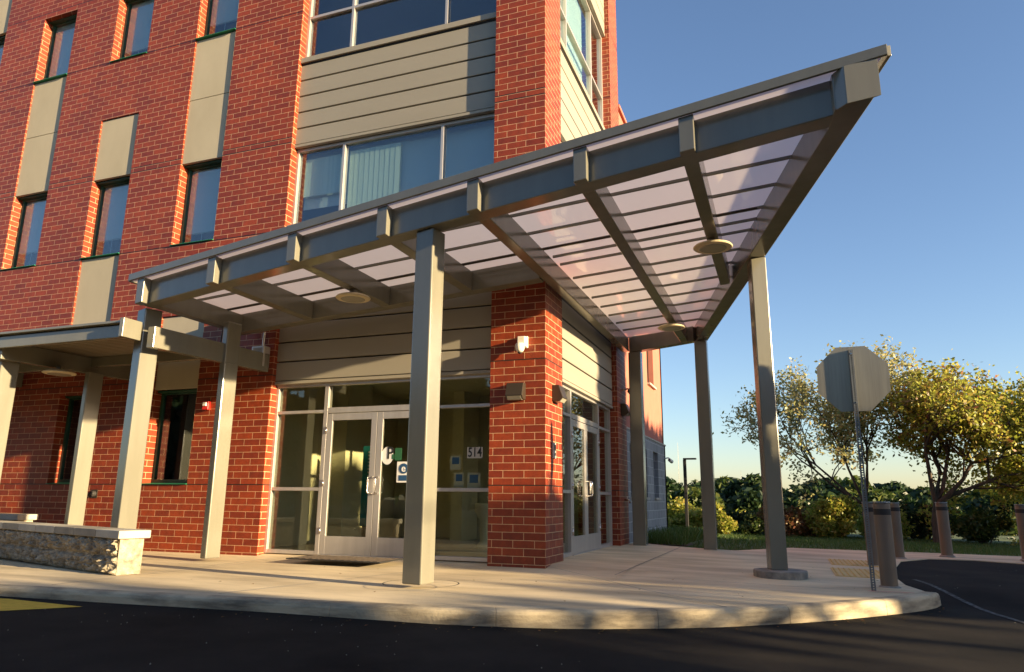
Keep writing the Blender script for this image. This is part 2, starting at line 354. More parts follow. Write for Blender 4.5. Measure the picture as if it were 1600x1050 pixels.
# tooled joints, patch ring, painted marks: thin sheets above the slab
jt = MB()
def strip(mb, p, q, w, h=.004, z=gz, nseg=12):
    p = Vector(p); q = Vector(q); t = (q - p).normalized(); nrm = Vector((-t.y, t.x)) * w / 2
    for i in range(nseg):
        a = p + (q - p) * i / nseg; b = p + (q - p) * (i + 1) / nseg
        pts = [a - nrm, b - nrm, b + nrm, a + nrm]; mb.add([(c.x, c.y, z(c.x, c.y) + h) for c in pts], [(0, 1, 2, 3)])
for p, q in (((.0, -.02), (1.55, -1.75)), ((1.55, -1.75), (2.45, -2.62)), ((-.82, 0), (-1.75, -3.95)), ((1.05, -.62), (1.05, 5.1)), ((-3.8, 0), (-3.6, -4.1)), ((-8, -.1), (-8, -4.4)), ((1.1, -.62), (4.1, -.62)), ((-12, -.2), (-12, -4.6)), ((3.3, -.6), (4.2, .1))):
    strip(jt, p, q, .015)
struct(jt.build('pavement_joints', 'pad_concrete'))
rg = MB(); pad = MB(); cx, cy, r0 = -.50, -2.52, .37
rs = MB()
for i in range(40):
    a0, a1 = 2 * math.pi * i / 40, 2 * math.pi * (i + 1) / 40
    rs.add([(cx + r * math.cos(a), cy + r * math.sin(a), .006) for a, r in ((a0, r0 + .001), (a1, r0 + .001), (a1, r0 + .016), (a0, r0 + .016))], [(0, 1, 2, 3)])
struct(rs.build('pavement_ring_joint', 'black_rubber'))
# road markings
ym = MB(); ym.add([(x, y, roadz(x, y) + .004) for x, y in ((-2.62, -4.56), (-2.98, -4.98), (-8.5, -6.6), (-8.5, -4.95), (-3.6, -4.50))], [(0, 1, 2, 3, 4)])
tag(ym.build('yellow_marking', 'yellow_paint'), 'pointed yellow painted marking on the asphalt by the kerb', 'road marking')
fl = MB(); strip(fl, (5.0, -1.55), (4.4, 1.2), .055, z=roadz); strip(fl, (5.6, -4.2), (5.0, -1.55), .055, z=roadz)
tag(fl.build('worn_line', 'faded_line'), 'worn pale line on the dark asphalt at the right', 'road marking')
rd = MB(); strip(rd, (3.72, -.60), (4.16, -.52), .03, .005, nseg=4)
tag(rd.build('red_marking', 'red_plastic'), 'short red paint mark on the pavement at the foot of the sign post', 'paint mark')

# ------------------------------------------------------------------ brick building
B = thing('brick_building', 'tall red brick corner building with grey siding bays, entrance doors and narrow windows', 'building', (0, 0, 0))
TOP = 15.2
def wall_y(mb, x0, x1, z0, z1, ops, y=0, dep=.30):
    X = sorted({x0, x1, *[v for o in ops for v in o[:2]]}); Z = sorted({z0, z1, *[v for o in ops for v in o[2:4]]})
    for i in range(len(X) - 1):
        for j in range(len(Z) - 1):
            cx, cz = (X[i] + X[i + 1]) / 2, (Z[j] + Z[j + 1]) / 2
            if any(o[0] < cx < o[1] and o[2] < cz < o[3] for o in ops): continue
            mb.add([(X[i], y, Z[j]), (X[i + 1], y, Z[j]), (X[i + 1], y, Z[j + 1]), (X[i], y, Z[j + 1])], [(0, 1, 2, 3)])
            mb.add([(X[i], y + dep, Z[j]), (X[i + 1], y + dep, Z[j]), (X[i + 1], y + dep, Z[j + 1]), (X[i], y + dep, Z[j + 1])], [(3, 2, 1, 0)])
    def inop(cx, cz): return any(o[0] < cx < o[1] and o[2] < cz < o[3] for o in ops)
    def solid(cx, cz): return x0 < cx < x1 and z0 < cz < z1 and not inop(cx, cz)
    for i in range(len(X)):
        for j in range(len(Z) - 1):
            cz = (Z[j] + Z[j + 1]) / 2
            if solid(X[i] - .001, cz) != solid(X[i] + .001, cz):
                mb.add([(X[i], y, Z[j]), (X[i], y + dep, Z[j]), (X[i], y + dep, Z[j + 1]), (X[i], y, Z[j + 1])], [(0, 1, 2, 3)])
    for j in range(len(Z)):
        for i in range(len(X) - 1):
            cx = (X[i] + X[i + 1]) / 2
            if solid(cx, Z[j] - .001) != solid(cx, Z[j] + .001):
                mb.add([(X[i], y, Z[j]), (X[i + 1], y, Z[j]), (X[i + 1], y + dep, Z[j]), (X[i], y + dep, Z[j])], [(0, 1, 2, 3)])
cols = [(-7.06, -6.10)] + [(-9.27 - 2.19 * k, -8.29 - 2.19 * k) for k in range(7)]
WIN, PAN = [], []
for k, (a, b) in enumerate(cols):
    WIN.append((a, b, 1.02, 2.60)); WIN.append((a, b, 5.21, 6.82)); WIN.append((a, b, 9.40, 10.96))
    if k % 2 == 0: PAN += [(a, b, 2.60, 3.90), (a, b, 6.82, 9.40)]
    else: PAN += [(a, b, 3.88, 5.21), (a, b, 6.82, 8.11), (a, b, 10.96, 12.2)]
w = MB(); wall_y(w, -30, -4.60, -.1, TOP, WIN + PAN)
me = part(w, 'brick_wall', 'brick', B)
bmx = bmesh.new(); bmx.from_mesh(me.data); bmesh.ops.remove_doubles(bmx, verts=bmx.verts, dist=1e-4); bmesh.ops.recalc_face_normals(bmx, faces=bmx.faces); bmx.to_mesh(me.data); bmx.free()
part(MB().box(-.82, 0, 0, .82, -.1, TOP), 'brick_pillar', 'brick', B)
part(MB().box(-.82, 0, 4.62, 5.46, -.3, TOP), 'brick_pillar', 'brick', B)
# beige panels
for a, b, z0, z1 in PAN:
    p = MB()
    if z1 - z0 > 2: p.box(a + .002, b - .002, .028, .09, z0, (z0 + z1) / 2 - .006); p.box(a + .002, b - .002, .028, .09, (z0 + z1) / 2 + .006, z1 - .012)
    else: p.box(a + .002, b - .002, .028, .09, z0 + .012, z1 - .012)
    part(p, 'wall_panel', 'panel', B, bevel=.003)
# narrow windows, dark green frames
def narrow_window(a, b, z0, z1, k):
    f = MB(); t = .055; y0, y1 = .185, .25
    f.box(a + .001, a + t, y0, y1, z0 + .03, z1 - .001); f.box(b - t, b - .001, y0, y1, z0 + .03, z1 - .001)
    f.box(a + t, b - t, y0 + .002, y1, z0 + .03, z0 + .03 + t); f.box(a + t, b - t, y0 + .002, y1, z1 - t, z1 - .001)
    f.box(a + .001, b - .001, .10, y0, z1 - .03, z1 - .002)
    o = part(f, 'window', 'green_frame', B, bevel=.003)
    part(MB().box(a + t, b - t, .215, .222, z0 + .08, z1 - t), 'glass', 'window_glass', o)
    part(MB().prism([(a - .0 + .001, -.035), (b - .001, -.035), (b - .001, .19), (a + .001, .19)], z0 + .004, lambda x, y: z0 + .012 + (y + .035) * .09), 'sill', 'green_metal', o)
    bl = MB(); zz = z0 + .12 + (z1 - z0) * (.08 + .22 * random.random())
    if z0 > 4:
        bl.box(a + t, b - t, .255, .259, zz, z1 - .05); bl.tube([(a + .1, .275, zz), (b - .1, .275, zz)], [.014, .014], 6)
        bl.tube([(a + .42, .262, zz - .4), (a + .42, .262, zz)], [.004, .004], 5)
        part(bl, 'blind', 'blind', o)
for k, (a, b, z0, z1) in enumerate(WIN): narrow_window(a, b, z0, z1, k)
# dark rooms behind the glass (storey core), floors and roof of the block
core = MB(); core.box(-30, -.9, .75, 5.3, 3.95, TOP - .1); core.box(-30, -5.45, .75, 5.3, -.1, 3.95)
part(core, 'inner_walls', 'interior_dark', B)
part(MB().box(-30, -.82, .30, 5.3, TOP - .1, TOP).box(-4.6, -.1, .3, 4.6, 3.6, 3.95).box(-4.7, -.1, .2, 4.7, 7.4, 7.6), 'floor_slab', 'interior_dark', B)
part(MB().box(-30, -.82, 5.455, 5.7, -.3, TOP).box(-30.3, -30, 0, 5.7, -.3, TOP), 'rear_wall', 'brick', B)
# bays: generic builder. U = along, D = depth. front: U=x,D=y; side: U=y,D=-x
class Bay:
    def __init__(s, side): s.side = side
    def box(s, mb, u0, u1, d0, d1, z0, z1, mi=0):
        if s.side: mb.box(-d1, -d0, u0, u1, z0, z1, mi)
        else: mb.box(u0, u1, d0, d1, z0, z1, mi)
    def pt(s, u, d, z): return (-d, u, z) if s.side else (u, d, z)
def siding(bay, u0, u1, z0, z1, rows, nm='siding'):
    m = MB(); h = (z1 - z0) / rows
    for r in range(rows):
        a = z0 + r * h + .018; b = z0 + (r + 1) * h - .004
        # board: face plane with a folded lip at top and bottom
        prof = [(.105, a), (.098, a + .006), (.098, b - .010), (.108, b), (.16, b), (.16, a)]
        vs = [bay.pt(u, d, z) for u in (u0, u1) for d, z in prof]; n = len(prof)
        m.add(vs, [tuple(range(n)), tuple(range(2 * n - 1, n - 1, -1))] + [(i, (i + 1) % n, n + (i + 1) % n, n + i) for i in range(n)])
    o = part(m, nm, 'siding', B)
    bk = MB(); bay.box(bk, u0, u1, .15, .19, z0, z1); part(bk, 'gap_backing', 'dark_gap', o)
    fl = MB(); bay.box(fl, u0, u1, .085, .16, z0 - .045, z0 + .004); part(fl, 'drip_flashing', 'siding', o, bevel=.004)
    return o
def bay_window(bay, u0, u1, z0, z1, us, zt=None):
    f = MB(); t = .05; d0, d1 = .165, .27
    bay.box(f, u0 + .001, u0 + t, d0, d1, z0, z1); bay.box(f, u1 - t, u1 - .001, d0, d1, z0, z1)
    bay.box(f, u0 + t, u1 - t, d0 + .001, d1, z0, z0 + t); bay.box(f, u0 + t, u1 - t, d0 + .001, d1, z1 - t, z1)
    for u in us: bay.box(f, u - t / 2, u + t / 2, d0, d1, z0 + t, z1 - t)
    if zt:
        e = [u0 + t] + [v for u in us for v in (u - t / 2, u + t / 2)] + [u1 - t]
        for a, b in zip(e[::2], e[1::2]): bay.box(f, a, b, d0 + .001, d1, zt - t / 2, zt + t / 2)
    o = part(f, 'window', 'aluminium', B, bevel=.003)
    for a, b in zip([u0] + us, us + [u1]):
        zs = [z0, zt, z1] if zt else [z0, z1]
        for c, d in zip(zs[:-1], zs[1:]):
            gm = MB(); bay.box(gm, a + t / 2, b - t / 2, .215, .222, c + t / 2, d - t / 2); part(gm, 'glass', 'window_glass', o)
    return o
def sillbar(bay, u0, u1, z):
    m = MB(); bay.box(m, u0, u1, .055, .20, z, z + .10); part(m, 'window_sill', 'siding', B, bevel=.006)
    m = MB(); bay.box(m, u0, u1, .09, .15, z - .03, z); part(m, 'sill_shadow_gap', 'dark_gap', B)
for side in (0, 1):
    bay = Bay(side); u0, u1 = (.82, 4.62) if side else (-4.60, -.82); mu = [1.77, 3.62] if side else [-3.64, -1.79]
    siding(bay, u0, u1, 2.64, 5.20, 8); siding(bay, u0, u1, 6.80, 8.36, 5)
    siding(bay, u0, u1, 10.95, 12.5, 5)
    sillbar(bay, u0, u1, 8.385); sillbar(bay, u0, u1, 5.22)
    wl = bay_window(bay, u0, u1, 5.33, 6.75, mu); wu = bay_window(bay, u0, u1, 8.49, 10.90, mu, 9.37)
    # blinds
    vb = MB()
    if side: rng = [(1.85, 3.5, 8.9, 10.85), (.9, 1.7, 9.0, 10.85)]
    else: rng = [(-3.6, -2.62, 5.5, 6.62), (-4.5, -3.75, 5.9, 6.6)]
    for a, b, c, d in rng:
        k = int((b - a) / .09)
        for i in range(k):
            uu = a + (b - a) * (i + .5) / k
            if side: vb.obox((-.34, uu, (c + d) / 2), (.04, 1, 0), (1, -.04, 0), (0, 0, 1), .047, .002, (d - c) / 2)
            else: vb.obox((uu, .30, (c + d) / 2), (1, .04, 0), (-.04, 1, 0), (0, 0, 1), .047, .002, (d - c) / 2)
    for a, b, c, d in rng: bay.box(vb, a, b, .40 if side else .36, .405 if side else .365, c, d)
    part(vb, 'vertical_blind', 'vertical_blind', wu if side else wl)
    rb = MB(); bay.box(rb, u0 + .06, u1 - .06, .38, .384, 5.4 + .3, 6.74); part(rb, 'roller_blind', 'blind', wl)
    # storefront
    sg = 1
    d0, d1 = .15, .26; H = 2.60; t = .05; zt0, zt1 = 2.115, 2.195
    ca, cb = (1.80, 3.66) if side else (-3.64, -1.78)
    f = MB()
    for a, b in ((u0 + .001, u0 + t), (ca - .035, ca + .035), (cb - .035, cb + .035), (u1 - t, u1 - .001)): bay.box(f, a, b, d0, d1, .0, H)
    for a, b in ((u0 + t, ca - .035), (cb + .035, u1 - t)):
        bay.box(f, a, b, d0 + .002, d1, .0, .055); bay.box(f, a, b, d0 + .002, d1, .935, .985); bay.box(f, a, b, d0 + .002, d1, 2.125, 2.17); bay.box(f, a, b, d0 + .002, d1, H - .05, H)
    bay.box(f, ca + .035, cb - .035, d0 + .002, d1, zt0, 2.20); bay.box(f, ca + .035, cb - .035, d0 + .002, d1, H - .05, H)
    bay.box(f, ca + .035, cb - .035, d0 - .02, d1, .0, .012)
    st = part(f, 'entrance_frame', 'aluminium', B, bevel=.003)
    for a, b in ((u0 + t, ca - .035), (cb + .035, u1 - t)):
        for c, d in ((.055, .935), (.985, 2.125), (2.17, H - .05)):
            gm = MB(); bay.box(gm, a, b, .20, .206, c, d); part(gm, 'glass', 'door_glass', st)
    gm = MB(); bay.box(gm, ca + .035, cb - .035, .20, .206, 2.20, H - .05); part(gm, 'glass', 'door_glass', st)
    mid = (ca + cb) / 2
    for a, b, hs in ((ca + .04, mid - .004, 1), (mid + .004, cb - .04, 0)):
        dm = MB(); e0, e1 = .152, .20; rw = .095
        bay.box(dm, a, a + rw, e0, e1, .015, 2.105); bay.box(dm, b - rw, b, e0, e1, .015, 2.105)
        bay.box(dm, a + rw, b - rw, e0 + .001, e1, .015, .275); bay.box(dm, a + rw, b - rw, e0 + .001, e1, 2.0, 2.105)
        do = part(dm, 'door', 'aluminium', B, bevel=.003)
        gm = MB(); bay.box(gm, a + rw, b - rw, .172, .178, .275, 2.0); part(gm, 'glass', 'door_glass', do)
        hu = b - .045 if hs else a + .045
        hm = MB(); out = .085; off = -.05 if hs else .05; z0, z1 = .90, 1.14
        pts = [bay.pt(hu, e0, z0), bay.pt(hu, e0 - out + .02, z0), bay.pt(hu + off * .25, e0 - out, z0 + .015), bay.pt(hu + off * .3, e0 - out, z0 + .04), bay.pt(hu + off * .3, e0 - out, z1 - .04), bay.pt(hu + off * .25, e0 - out, z1 - .015), bay.pt(hu, e0 - out + .02, z1), bay.pt(hu, e0, z1)]
        hm.tube(pts, [.0125] * 8, 10); part(hm, 'door_handle', 'steel', do, smooth=True)
        hg = MB(); ue = a - .005 if hs else b + .005
        for z in (.35, 1.05, 1.85): hg.tube([bay.pt(ue, e0 - .008, z - .05), bay.pt(ue, e0 - .008, z + .05)], [.011, .011], 8)
        part(hg, 'hinge', 'steel', do, smooth=True)
        bay_dummy = None
        if not side and not hs: RDOOR = do
        if not side and hs: LDOOR = do
    if not side: STF = st
# signs on the entrance glass
plate = MB().box(-1.235, -.995, .190, .194, 1.40, 1.555); po = part(plate, 'number_plate', 'grey_plate', STF)
text_mesh('514', .185, 'number_lettering', 'black_ink', STF, Matrix.Translation((-1.115, .187, 1.478)) @ FRONT @ Matrix.Scale(.78, 4, (1, 0, 0)))
text_mesh('P', .25, 'letter', 'black_ink', RDOOR, Matrix.Translation((-2.47, .166, 1.48)) @ FRONT @ Matrix.Scale(.9, 4, (1, 0, 0)))
disc = MB(); disc.add([(-2.52 + .10 * math.cos(a), .169, 1.45 + .13 * math.sin(a)) for a in np.linspace(0, 2 * math.pi, 25)[:-1]] + [(-2.52 + .10 * math.cos(a), .1705, 1.45 + .13 * math.sin(a)) for a in np.linspace(0, 2 * math.pi, 25)[:-1]], [tuple(range(24)), tuple(range(47, 23, -1))])
part(disc, 'round_sticker', 'white_paper', RDOOR)
part(MB().box(-2.44, -2.40, .1665, .1705, 1.40, 1.47).box(-2.39, -2.28, .1665, .1705, 1.38, 1.56), 'green_sticker', 'green_ink', RDOOR)
part(MB().box(-2.345, -2.13, .165, .169, 1.06, 1.36), 'notice_sheet', 'white_paper', RDOOR)
cd = MB(); cd.lathe((0, 0, 0), [(.075, 0), (.075, .003)], 24); cd2 = MB(); cd2.add([(x, z, y) for x, y, z in cd.v], cd.f); cd2.v = [(x - 2.235, .1615 + y, z + 1.26) for x, y, z in cd2.v]
part(cd2, 'blue_disc', 'blue_ink', RDOOR)
part(MB().box(-2.31, -2.16, .1615, .1645, 1.085, 1.165), 'blue_block', 'blue_ink', RDOOR)
text_mesh('e', .15, 'notice_letter', 'white_paper', RDOOR, Matrix.Translation((-2.235, .1600, 1.262)) @ FRONT)
for x, z, w_, h_ in ((-1.36, 1.10, .15, .2), (-1.13, 1.08, .2, .24), (-1.42, 1.34, .17, .2)):
    o = part(MB().box(x - w_ / 2, x + w_ / 2, .207, .2085, z - h_ / 2, z + h_ / 2), 'notice_sheet', 'grey_plate', STF)
    part(MB().box(x - w_ * .33, x + w_ * .33, .2055, .2068, z - h_ * .1, z + h_ * .38), 'notice_print', 'blue_ink', o)
# lobby shell
lob = MB(); lob.box(-5.45, -5.25, .3, 5.45, 0, 3.6).box(-5.25, -.3, 5.25, 5.45, 0, 3.6)
part(lob, 'lobby_wall', 'interior_wall', B)
part(MB().box(-5.25, -.27, .27, 5.25, -.05, .012), 'lobby_floor', 'interior_floor', B)
part(MB().box(-5.25, -.17, .26, 5.25, 3.05, 3.2), 'lobby_ceiling', 'interior_wall', B)
part(MB().box(-5.25, -4.6, .3, .34, 0, 3.6).box(-5.25, -5.2, .34, 2.2, 0, 3.05), 'lobby_side_panel', 'interior_cream', B)
part(MB().box(-5.1, -4.75, 2.45, 3.3, 0, 3.05), 'lobby_column', 'interior_cream', B)
part(MB().box(-3.45, -3.2, 4.4, 5.2, 0, 3.05), 'lobby_column', 'interior_cream', B)
# cornice / coping
part(MB().box(-30.1, .06, -.06, .35, TOP, TOP + .18).box(-.4, .06, .35, 5.52, TOP, TOP + .18), 'roof_coping', 'flashing', B, bevel=.01)
# loose pieces inside the lobby
t = thing('poster_rack', 'tall narrow teal printed board behind the left entrance door', 'board', (-4.0, 2.1, 0))
part(MB().box(-4.13, -3.90, 2.08, 2.12, .35, 1.75), 'board', 'teal_paper', t)
pr = MB()
for i in range(9): pr.box(-4.02, -3.93, 2.073, 2.079, 1.15 + i * .06, 1.175 + i * .06)
part(pr, 'print_lines', 'white_paper', t); part(MB().box(-4.06, -3.97, 2.05, 2.15, .012, .35), 'foot', 'black_rubber', t)
t = thing('planter_stand', 'pale stone pedestal urn inside beyond the right glass panel', 'pedestal', (-1.95, 2.6, .01))
pm = MB(); pm.lathe((-1.95, 2.6, .012), [(.14, 0), (.14, .04), (.07, .10), (.08, .45), (.17, .62), (.17, .74), (.15, .75)], 20); part(pm, 'urn', 'interior_cream', t, smooth=True)
# ------------------------------------------------------------------ stucco wing behind
Wg = thing('stucco_building', 'salmon stucco building over grey block base beyond the brick pillar', 'building', (0, 0, 0))
def wall_x(mb, y0, y1, z0, z1, ops, x=-.02, dep=.22):
    t_ = MB(); wall_y(t_, y0, y1, z0, z1, ops, 0, dep); mb.add([(x - b, a, c) for a, b, c in t_.v], t_.f)
ops = [(7.30, 7.86, .91, 2.03), (8.75, 9.45, .91, 2.03), (5.85, 6.4, .91, 2.03)]
m = MB(); wall_x(m, 5.463, 10.75, -1, 2.29, ops); m.box(-8, -.02, 10.55, 10.75, -1, 2.29); part(m, 'block_base', 'cmu', Wg)
ops2 = [(8.40, 9.35, 3.70, 5.4), (8.40, 9.35, 7.0, 8.6), (6.2, 7.1, 3.7, 5.4)]
m = MB(); wall_x(m, 5.463, 10.70, 2.33, 9.64, ops2, x=-.045); m.box(-8, -.045, 10.5, 10.70, 2.33, 9.64); part(m, 'stucco_wall', 'stucco', Wg)
part(MB().box(-.30, .0, 5.465, 10.78, 2.29, 2.33), 'string_course', 'cap_block', Wg, bevel=.005)
part(MB().box(-.3, .02, 5.5, 10.78, 9.64, 9.72).box(-8, -.3, 10.4, 10.78, 9.64, 9.72), 'coping', 'stucco', Wg, bevel=.005)
part(MB().box(-7.9, -.5, 5.5, 10.4, 9.4, 9.5).box(-.9, -.6, 5.6, 10.4, -1, 9.4), 'flat_roof', 'interior_dark', Wg)
for y0, y1, z0, z1 in ops + ops2:
    xx = -.17
    f = MB().box(xx - .05, xx, y0, y0 + .05, z0, z1).box(xx - .05, xx, y1 - .05, y1, z0, z1).box(xx - .05, xx - .001, y0 + .05, y1 - .05, z0, z0 + .05).box(xx - .05, xx - .001, y0 + .05, y1 - .05, z1 - .05, z1)
    o = part(f, 'window', 'bronze', Wg); part(MB().box(xx - .03, xx - .024, y0 + .05, y1 - .05, z0 + .05, z1 - .05), 'glass', 'window_glass', o)
    part(MB().box(-.19, .03, y0 - .02, y1 + .02, z0 - .05, z0 - .003), 'sill', 'cap_block', o, bevel=.004)

# ------------------------------------------------------------------ fixtures on the pillars
def wallpack(x, y, z, face, label):
    t = thing('wall_light', label, 'wall light', (x, y, z), 'bronze wall lights on the brick pillars')
    # local: back plane at n=0, outward +n
    def P(u, n, h): return (u, -n, h) if face == 'front' else (n, u, h)
    m = MB(); hw, h = .125, .115; prof = [(0, -h), (.11, -h), (.16, -h * .55), (.10, h), (0, h)]
    vs = [P(u, n_, z_) for u in (-hw, hw) for n_, z_ in prof]; k = len(prof)
    m.add(vs, [tuple(range(k)), tuple(range(2 * k - 1, k - 1, -1))] + [(i, (i + 1) % k, k + (i + 1) % k, k + i) for i in range(k)])
    part(m, 'housing', 'bronze', t, bevel=.008, local=True)
    m = MB(); vs = [P(u, n_, z_) for u in (-hw * .8, hw * .8) for n_, z_ in [(.112, -h - .006), (.152, -h * .6 - .006), (.10, -h * .5), (.03, -h - .004)]]
    m.add(vs, [(0, 1, 2, 3), (7, 6, 5, 4), (0, 4, 5, 1), (1, 5, 6, 2), (2, 6, 7, 3), (3, 7, 4, 0)]); part(m, 'lens', 'lamp_lens', t, local=True)
    return t
wallpack(-.41, 0, 2.29, 'front', 'dark bronze wall light on the front of the corner brick pillar')
wallpack(0, .42, 2.30, 'side', 'dark bronze wall light on the right side of the corner brick pillar')
wallpack(0, 5.05, 2.62, 'side', 'dark wall light on the far brick pillar beyond the side doors')
t = thing('security_camera', 'cream weathered dome camera box high on the front of the corner pillar', 'security camera', (-.31, 0, 2.95), 'security cameras')
m = MB().box(-.09, .06, -.035, 0, -.05, .12); m.box(-.06, .055, -.14, -.035, -.04, .10); part(m, 'mount_box', 'white_plastic', t, bevel=.012, local=True)
m = MB(); m.lathe((-.02, -.13, -.13), [(.02, 0), (.05, .02), (.062, .05), (.066, .11), (.05, .13)], 20); part(m, 'dome_housing', 'white_plastic', t, smooth=True, local=True)
m = MB(); m.lathe((-.02, -.13, -.150), [(.004, 0), (.022, .006), (.034, .022)], 16); part(m, 'lens', 'black_rubber', t, smooth=True, local=True)
for nm, x, y, z, lb in (('security_camera', 0, 5.2, 3.05, 'small camera on a bracket on the far brick pillar'), ('security_camera', -.02, 10.55, 1.95, 'white camera at the far corner of the grey block wall')):
    t = thing(nm, lb, 'security camera', (x, y, z), 'security cameras')
    m = MB(); m.tube([(0, 0, 0), (.10, 0, .02), (.16, 0, -.02)], [.02, .018, .02], 8); part(m, 'bracket', 'white_plastic', t, local=True)
    m = MB(); m.tube([(.14, -.06, -.04), (.18, .10, -.08)], [.045, .05], 12); part(m, 'housing', 'white_plastic', t, local=True, smooth=False)
    m = MB(); m.tube([(.138, -.068, -.038), (.14, -.058, -.04)], [.03, .03], 10); part(m, 'lens', 'black_rubber', t, local=True)
t = thing('card_reader', 'small grey card reader box on the right side of the corner pillar', 'card reader', (0, .34, 1.50))
part(MB().box(0, .03, -.055, .055, -.11, .11), 'case', 'grey_plate', t, bevel=.008, local=True); part(MB().box(.03, .034, -.035, .035, .0, .08).box(.03, .036, -.02, .02, -.07, -.03), 'keypad', 'black_rubber', t, local=True)
t = thing('hose_tap', 'outdoor tap low on the far brick pillar', 'tap', (0, 5.1, .85))
m = MB(); m.tube([(0, 0, 0), (.07, 0, 0), (.10, 0, -.03), (.10, 0, -.07)], [.02, .02, .018, .016], 10); part(m, 'spout', 'steel', t, local=True, smooth=True)
m = MB(); m.lathe((.06, 0, .02), [(.01, 0), (.01, .03), (.035, .032), (.035, .042), (.01, .044)], 14); part(m, 'handwheel', 'white_plastic', t, local=True)
t = thing('fire_alarm_strobe', 'red fire alarm strobe on the brick wall right of the green framed window', 'fire alarm', (-5.84, 0, 2.29))
part(MB().box(-.06, .06, -.06, 0, -.07, .07), 'housing', 'red_plastic', t, bevel=.008, local=True)
part(MB().box(-.035, .035, -.085, -.06, -.01, .05), 'strobe_lens', 'white_paper', t, bevel=.006, local=True)
t = thing('conduit_box', 'grey electrical box under the roof at the left edge of the entrance', 'electrical box', (-4.78, 0, 3.02))
part(MB().box(-.13, .11, -.16, 0, -.16, .18), 'box', 'aluminium', t, bevel=.01, local=True); part(MB().tube([(0, -.05, .18), (0, -.05, .42)], [.02, .02], 8), 'pipe', 'aluminium', t, local=True)
part(MB().box(-.10, .08, -.165, -.16, -.13, .15), 'cover', 'siding', t, local=True)
for x, z, lb in ((-7.2, 2.2, 'small dark sensor on the jamb left of the green framed window'), (-8.1, .86, 'small round dark vent on the brick wall left of the tall canopy post')):
    t = thing('wall_vent', lb, 'vent', (x, 0, z)); m = MB(); m.tube([(0, 0, 0), (0, -.05, 0), (0, -.09, -.03)], [.055, .05, .04], 12); part(m, 'hood', 'black_rubber', t, local=True); part(MB().box(-.07, .07, -.008, 0, -.07, .07), 'flange', 'bronze', t, local=True)
# door mat
t = thing('door_mat', 'dark striped mat on the pavement before the front doors', 'mat', (-2.9, -.38, 0))
m = MB(); m.prism([(-3.55, -.68), (-2.05, -.70), (-2.05, -.06), (-3.55, -.06)], .002, .016); part(m, 'base', 'black_rubber', t, bevel=.004)
m = MB()
for i in range(14): m.box(-3.50 + i * .102, -3.44 + i * .102, -.66, -.09, .016, .021)
part(m, 'ribs', 'bark', t)

# ------------------------------------------------------------------ big canopy
P0, PA = 3.78, .077
def pb(x, y, o=0): return P0 + PA * x + o
def fy(x): return -2.74 - .112 * x            # front face of the front beam
def rx(y): return 3.90 - .2606 * (y + 3.29)   # outer face of the right beam
C = thing('entrance_canopy', 'wedge shaped metal canopy with translucent roof rising to a sharp point over the entrance', 'canopy', (0, 0, 0))
zf = lambda o: (lambda x, y: pb(x, y, o))
HB = .30
def beam(poly, nm, o0=0.0, o1=HB, bev=.008): return part(MB().prism(poly, zf(o0), zf(o1)), nm, 'paint', C, bevel=bev)
beam([(-5.12, fy(-5.12)), (3.60, fy(3.60)), (3.57, fy(3.57) + .21), (-5.12, fy(-5.12) + .21)], 'front_beam', 0, HB + .034)
yt = -3.27
beam([(rx(yt) - .30, yt - .04 + .07), (rx(yt), yt - .04), (rx(5.0), 5.0), (rx(5.0) - .24, 5.0), (rx(-2.9) - .24, -2.9)], 'right_beam', -.004, HB + .03)
beam([(.18, 5.02), (1.50, 4.80), (1.54, 5.0), (.22, 5.22)], 'back_beam', .002, HB)
beam([(-5.12, -.36), (.03, -.36), (.03, -.17), (-5.12, -.17)], 'wall_beam', .002, HB)
rafters = [-5.04, -3.70, -2.36, -1.04, .12, 1.32, 2.36]
for i, xr in enumerate(rafters):
    hw = .07; x0, x1 = xr - hw, xr + hw
    y1 = -.365 if i < 4 else (4.98 if i == 4 else (4.72 if i == 5 else min(3.8, (3.90 - x1 - .26) / .2606 - 3.29)))
    if i == 5: y1 = 4.80
    if i == 0: y1 = -.17
    beam([(x0, fy(x0) + .212), (x1, fy(x1) + .212), (x1, y1), (x0, y1)], 'rafter', .004 + (0 if i else .0), HB - .02)
    beam([(x0, fy(x0) - .12), (x1, fy(x1) - .12), (x1, fy(x1) - .001), (x0, fy(x0) - .001)], 'rafter_tail', -.015, HB + .035)
# tip: end block and tail of the right beam
beam([(rx(-3.30) - .22, fy(3.7) - .16), (rx(-3.45) + .0, fy(3.95) - .14), (rx(-3.31), -3.312), (rx(-3.31) - .30, -3.24)], 'beam_end', -.012, HB + .035)
# purlins and panels
ylist = [-2.42, -1.82, -1.20, -.60, -.25, .10, .78, 1.32, 1.92, 2.54, 3.16, 3.78, 4.40]
for y in ylist:
    if y < -.3: xa = -5.1
    else: xa = .19
    xb = min(rx(y) - .2, 3.6)
    if y < -2.3: xa = (-2.74 + .2 - y) / .112 + .3
    pur = MB(); pur.prism([(xa, y - .014), (xb, y - .014), (xb, y + .014), (xa, y + .014)], zf(HB + .004), zf(HB + .036)); part(pur, 'purlin', 'paint', C)
cdm = MB(); cdm.tube([(-5.0, -.70, pb(-5, 0, HB - .02)), (2.9, -.70, pb(2.9, 0, HB - .02))], [.014, .014], 8); cdm.tube([(-5.0, -.70, pb(-5, 0, HB - .02)), (-5.05, -.72, 3.0)], [.012, .012], 8)
part(cdm, 'conduit', 'bronze', C)
pan = MB(); zp = HB + .040
def sheet(pl): pan.add([(x, y, pb(x, y, zp)) for x, y in pl], [(0, 1, 2, 3)])
sheet([(-5.25, fy(-5.25) - .122), (3.98, fy(3.98) - .122), (rx(-.05) + .08, -.05), (-5.25, -.05)])
